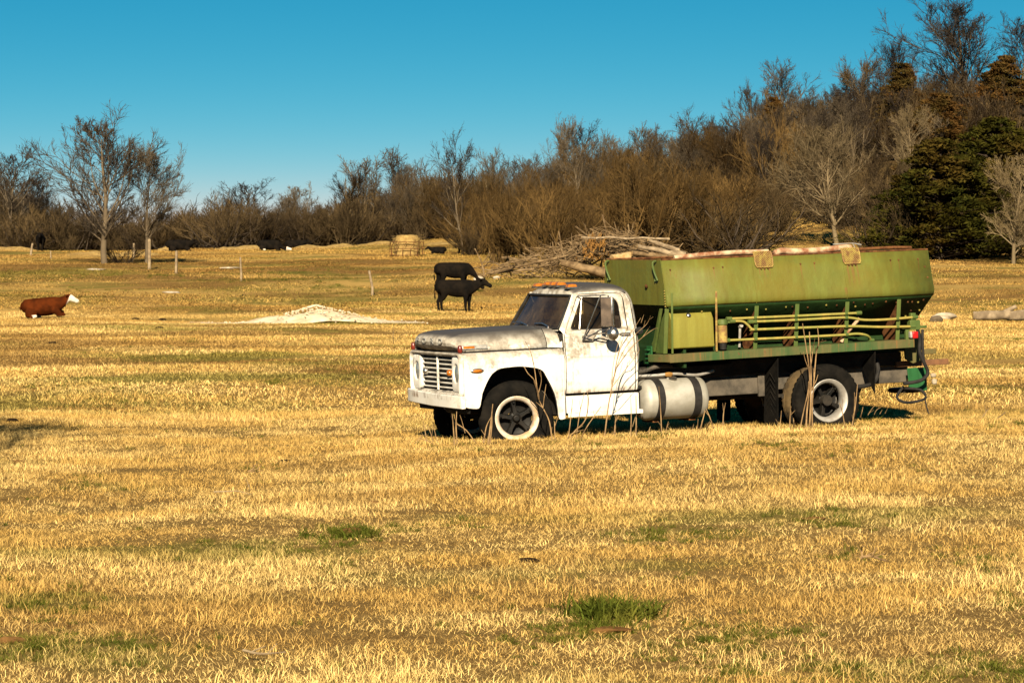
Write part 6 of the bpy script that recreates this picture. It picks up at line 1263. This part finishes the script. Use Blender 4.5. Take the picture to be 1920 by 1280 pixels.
weed('pair of upright dead stalks left of the front wheel', (852, 832), [[(852, 834), (850, 800), (848, 775)], [(857, 832), (855, 800), (856, 772)], (0.010, [(857, 795), (875, 808), (893, 832)]), (0.006, [(872, 812), (866, 790), (862, 778)])], -1.4)
weed('bundle of pale dry stalks against the front tyre', (914, 830), [(0.014, [(914, 832), (920, 795), (924, 757)]), (0.010, [(907, 830), (912, 800), (922, 780)]), (0.009, [(918, 832), (922, 800), (923, 770)]), (0.007, [(905, 828), (910, 815)])], -1.1)
weed('small dry twigs on the ground left of the truck bumper', (800, 826), [(0.007, [(800, 828), (796, 805), (793, 790)]), (0.007, [(812, 828), (806, 808), (798, 796)]), (0.007, [(820, 830), (814, 805), (811, 788)]), (0.006, [(785, 820), (800, 826), (813, 832)]), (0.006, [(778, 832), (790, 818), (800, 815)])], -1.4)
weed('dry stalks under the running board near the fender', (1078, 824), [(0.012, [(1066, 823), (1078, 808), (1092, 795), (1100, 780), (1103, 752), (1101, 735)]), (0.008, [(1080, 824), (1086, 780), (1096, 735)]), (0.008, [(1086, 822), (1100, 800), (1115, 780), (1127, 762)]), (0.009, [(1065, 822), (1070, 785), (1074, 748)]), (0.006, [(1058, 824), (1072, 812), (1095, 805)])])
weed('short straight dead stalk between the wheel and the running board', (1041, 824), [(0.010, [(1041, 826), (1040, 805), (1040, 790)])])
weed('thick short dead stalk under the middle of the running board', (1152, 820), [(0.013, [(1152, 822), (1154, 798), (1156, 779)]), (0.006, [(1153, 808), (1146, 815)])])
weed('two slim dead stalks at the rear end of the running board', (1188, 822), [(0.009, [(1182, 823), (1184, 785), (1183, 745)]), (0.010, [(1192, 822), (1194, 785), (1193, 742)]), (0.006, [(1186, 800), (1192, 782)])])
weed('thin dead stalk in front of the fuel tank', (1240, 812), [(0.009, [(1241, 815), (1239, 770), (1235, 724)]), (0.007, [(1216, 812), (1220, 800)]), (0.006, [(1248, 812), (1252, 796), (1254, 790)])])
weed('leaning dry stalks at the rear end of the fuel tank', (1318, 806), [(0.010, [(1313, 806), (1318, 785), (1322, 770)]), (0.010, [(1338, 803), (1332, 785), (1325, 767)]), (0.007, [(1308, 803), (1309, 785)]), (0.006, [(1325, 806), (1329, 790), (1340, 798)]), (0.006, [(1298, 808), (1301, 795)])])
weed('single forked dead stalk behind the fuel tank under the frame', (1356, 796), [(0.010, [(1356, 798), (1357, 775), (1360, 755)]), (0.006, [(1357, 770), (1355, 755)])], 0.0)
weed('tall clump of dead stalks in front of the rear wheel', (1518, 803), [(0.013, [(1512, 805), (1514, 770), (1518, 720), (1515, 680), (1510, 645), (1504, 606)]), (0.014, [(1518, 806), (1519, 760), (1520, 710), (1519, 665), (1518, 622)]), (0.012, [(1524, 804), (1523, 760), (1526, 710), (1531, 660), (1533, 640), (1536, 614)]), (0.010, [(1500, 802), (1508, 765), (1514, 735), (1517, 715)]), (0.007, [(1520, 690), (1526, 660), (1528, 632)]), (0.007, [(1531, 660), (1538, 645), (1542, 636)]), (0.006, [(1516, 690), (1510, 675), (1508, 660)]), (0.008, [(1522, 730), (1530, 715), (1534, 702)])], -0.5)
weed('two dead stalks leaning on the back of the rear tyre', (1600, 800), [(0.010, [(1597, 803), (1604, 765), (1609, 720)]), (0.009, [(1585, 800), (1580, 775), (1574, 755)]), (0.008, [(1598, 800), (1602, 770), (1602, 735)])], -0.4)
weed('short dry stubs before the inner rear tyre', (1484, 804), [(0.011, [(1481, 804), (1482, 785), (1482, 762)]), (0.009, [(1490, 804), (1488, 793), (1488, 784)]), (0.007, [(1461, 803), (1464, 785), (1466, 770)]), (0.009, [(1472, 815), (1480, 808), (1487, 802)])], -0.5)
weed('low scrubby dry stems right of the rear wheel', (1640, 776), [(0.008, [(1614, 782), (1616, 770), (1618, 763)]), (0.006, [(1628, 778), (1634, 770), (1640, 762)]), (0.005, [(1640, 777), (1644, 768), (1652, 764)]), (0.005, [(1650, 776), (1655, 768)]), (0.005, [(1660, 775), (1664, 765)])], 0.6)
weed('forked fallen branch lying in the grass right of the truck', (1845, 793), [(0.018, [(1803, 794), (1835, 792), (1858, 783), (1885, 772)]), (0.010, [(1836, 790), (1848, 775), (1856, 766)])], Y=47.8, mat='log', name='fallen_branch', cat='branch', group='fallen sticks')
weed('pale dry root sticking out of the grass in the right foreground', (1640, 1050), [(0.012, [(1615, 1046), (1634, 1044), (1655, 1048), (1668, 1053)]), (0.008, [(1618, 1044), (1617, 1030), (1616, 1022)]), (0.008, [(1636, 1044), (1641, 1032), (1643, 1026)]), (0.007, [(1640, 1045), (1655, 1041), (1664, 1038)])], Y=28.3, mat='weed', name='dry_root', cat='root', group='fallen sticks')
weed('thin bleached stick with a short upright fork in the left grass', (440, 925), [(0.008, [(400, 922), (425, 921), (445, 920), (466, 926)]), (0.007, [(466, 922), (467, 915), (466, 908)])], Y=36.2, mat='post', name='fallen_stick', cat='stick', group='fallen sticks')
weed('dry root with splayed ends left of the truck front', (478, 884), [(0.010, [(465, 884), (474, 878), (482, 868)]), (0.007, [(472, 882), (482, 878), (490, 872)]), (0.007, [(468, 884), (480, 884), (492, 882)])], Y=39.6, mat='weed', name='dry_root', cat='root', group='fallen sticks')
weed('pale straight stick lying flat in the grass left of the front wheel', (555, 849), [(0.010, [(521, 848), (545, 848), (575, 849), (592, 850)])], Y=43.4, mat='post', name='fallen_stick', cat='stick', group='fallen sticks')
weed('pale stick lying in the near grass at bottom left', (510, 1223), [(0.010, [(455, 1220), (490, 1223), (535, 1222)])], Y=21.7, mat='post', name='fallen_stick', cat='stick', group='fallen sticks')
weed('dry stick leaning in the grass at right below the fallen branch', (1862, 850), [(0.007, [(1850, 853), (1860, 845), (1868, 838)])], Y=43.6, mat='log', name='fallen_stick', cat='stick', group='fallen sticks')
weed('wispy dark weed sprig standing left of the hood', (738, 640), [(0.010, [(738, 642), (737, 630), (738, 612)]), (0.008, [(738, 634), (732, 624)]), (0.008, [(742, 640), (752, 628), (766, 624)]), (0.007, [(748, 632), (760, 632)]), (0.006, [(737, 625), (741, 617)])], Y=92, mat='log', name='weed_sprig', cat='weed', group='fallen sticks')
weed('thin bare sapling standing beside the brush pile at its left end', (905, 516), [(0.05, [(908, 518), (905, 500), (900, 485), (890, 466)]), (0.03, [(904, 495), (915, 480), (918, 470)])], Y=168, mat='log', name='bare_sapling', cat='sapling', group='fallen sticks')
# a tree outside the frame whose shadow falls into the picture at left
tt = thing('bare_tree', 'leafless tree standing just outside the left picture edge, its branch shadow on the grass', 'tree', (-8.5, 36.4, gz(-8.5, 36.4)), 1.0); tt.scale = (7.6, 7.6, 9.6)
for nm_, me in zip(('trunk', 'crown'), TREES['field1']):
    o = bpy.data.objects.new(nm_, me); COL.objects.link(o); o.parent = tt
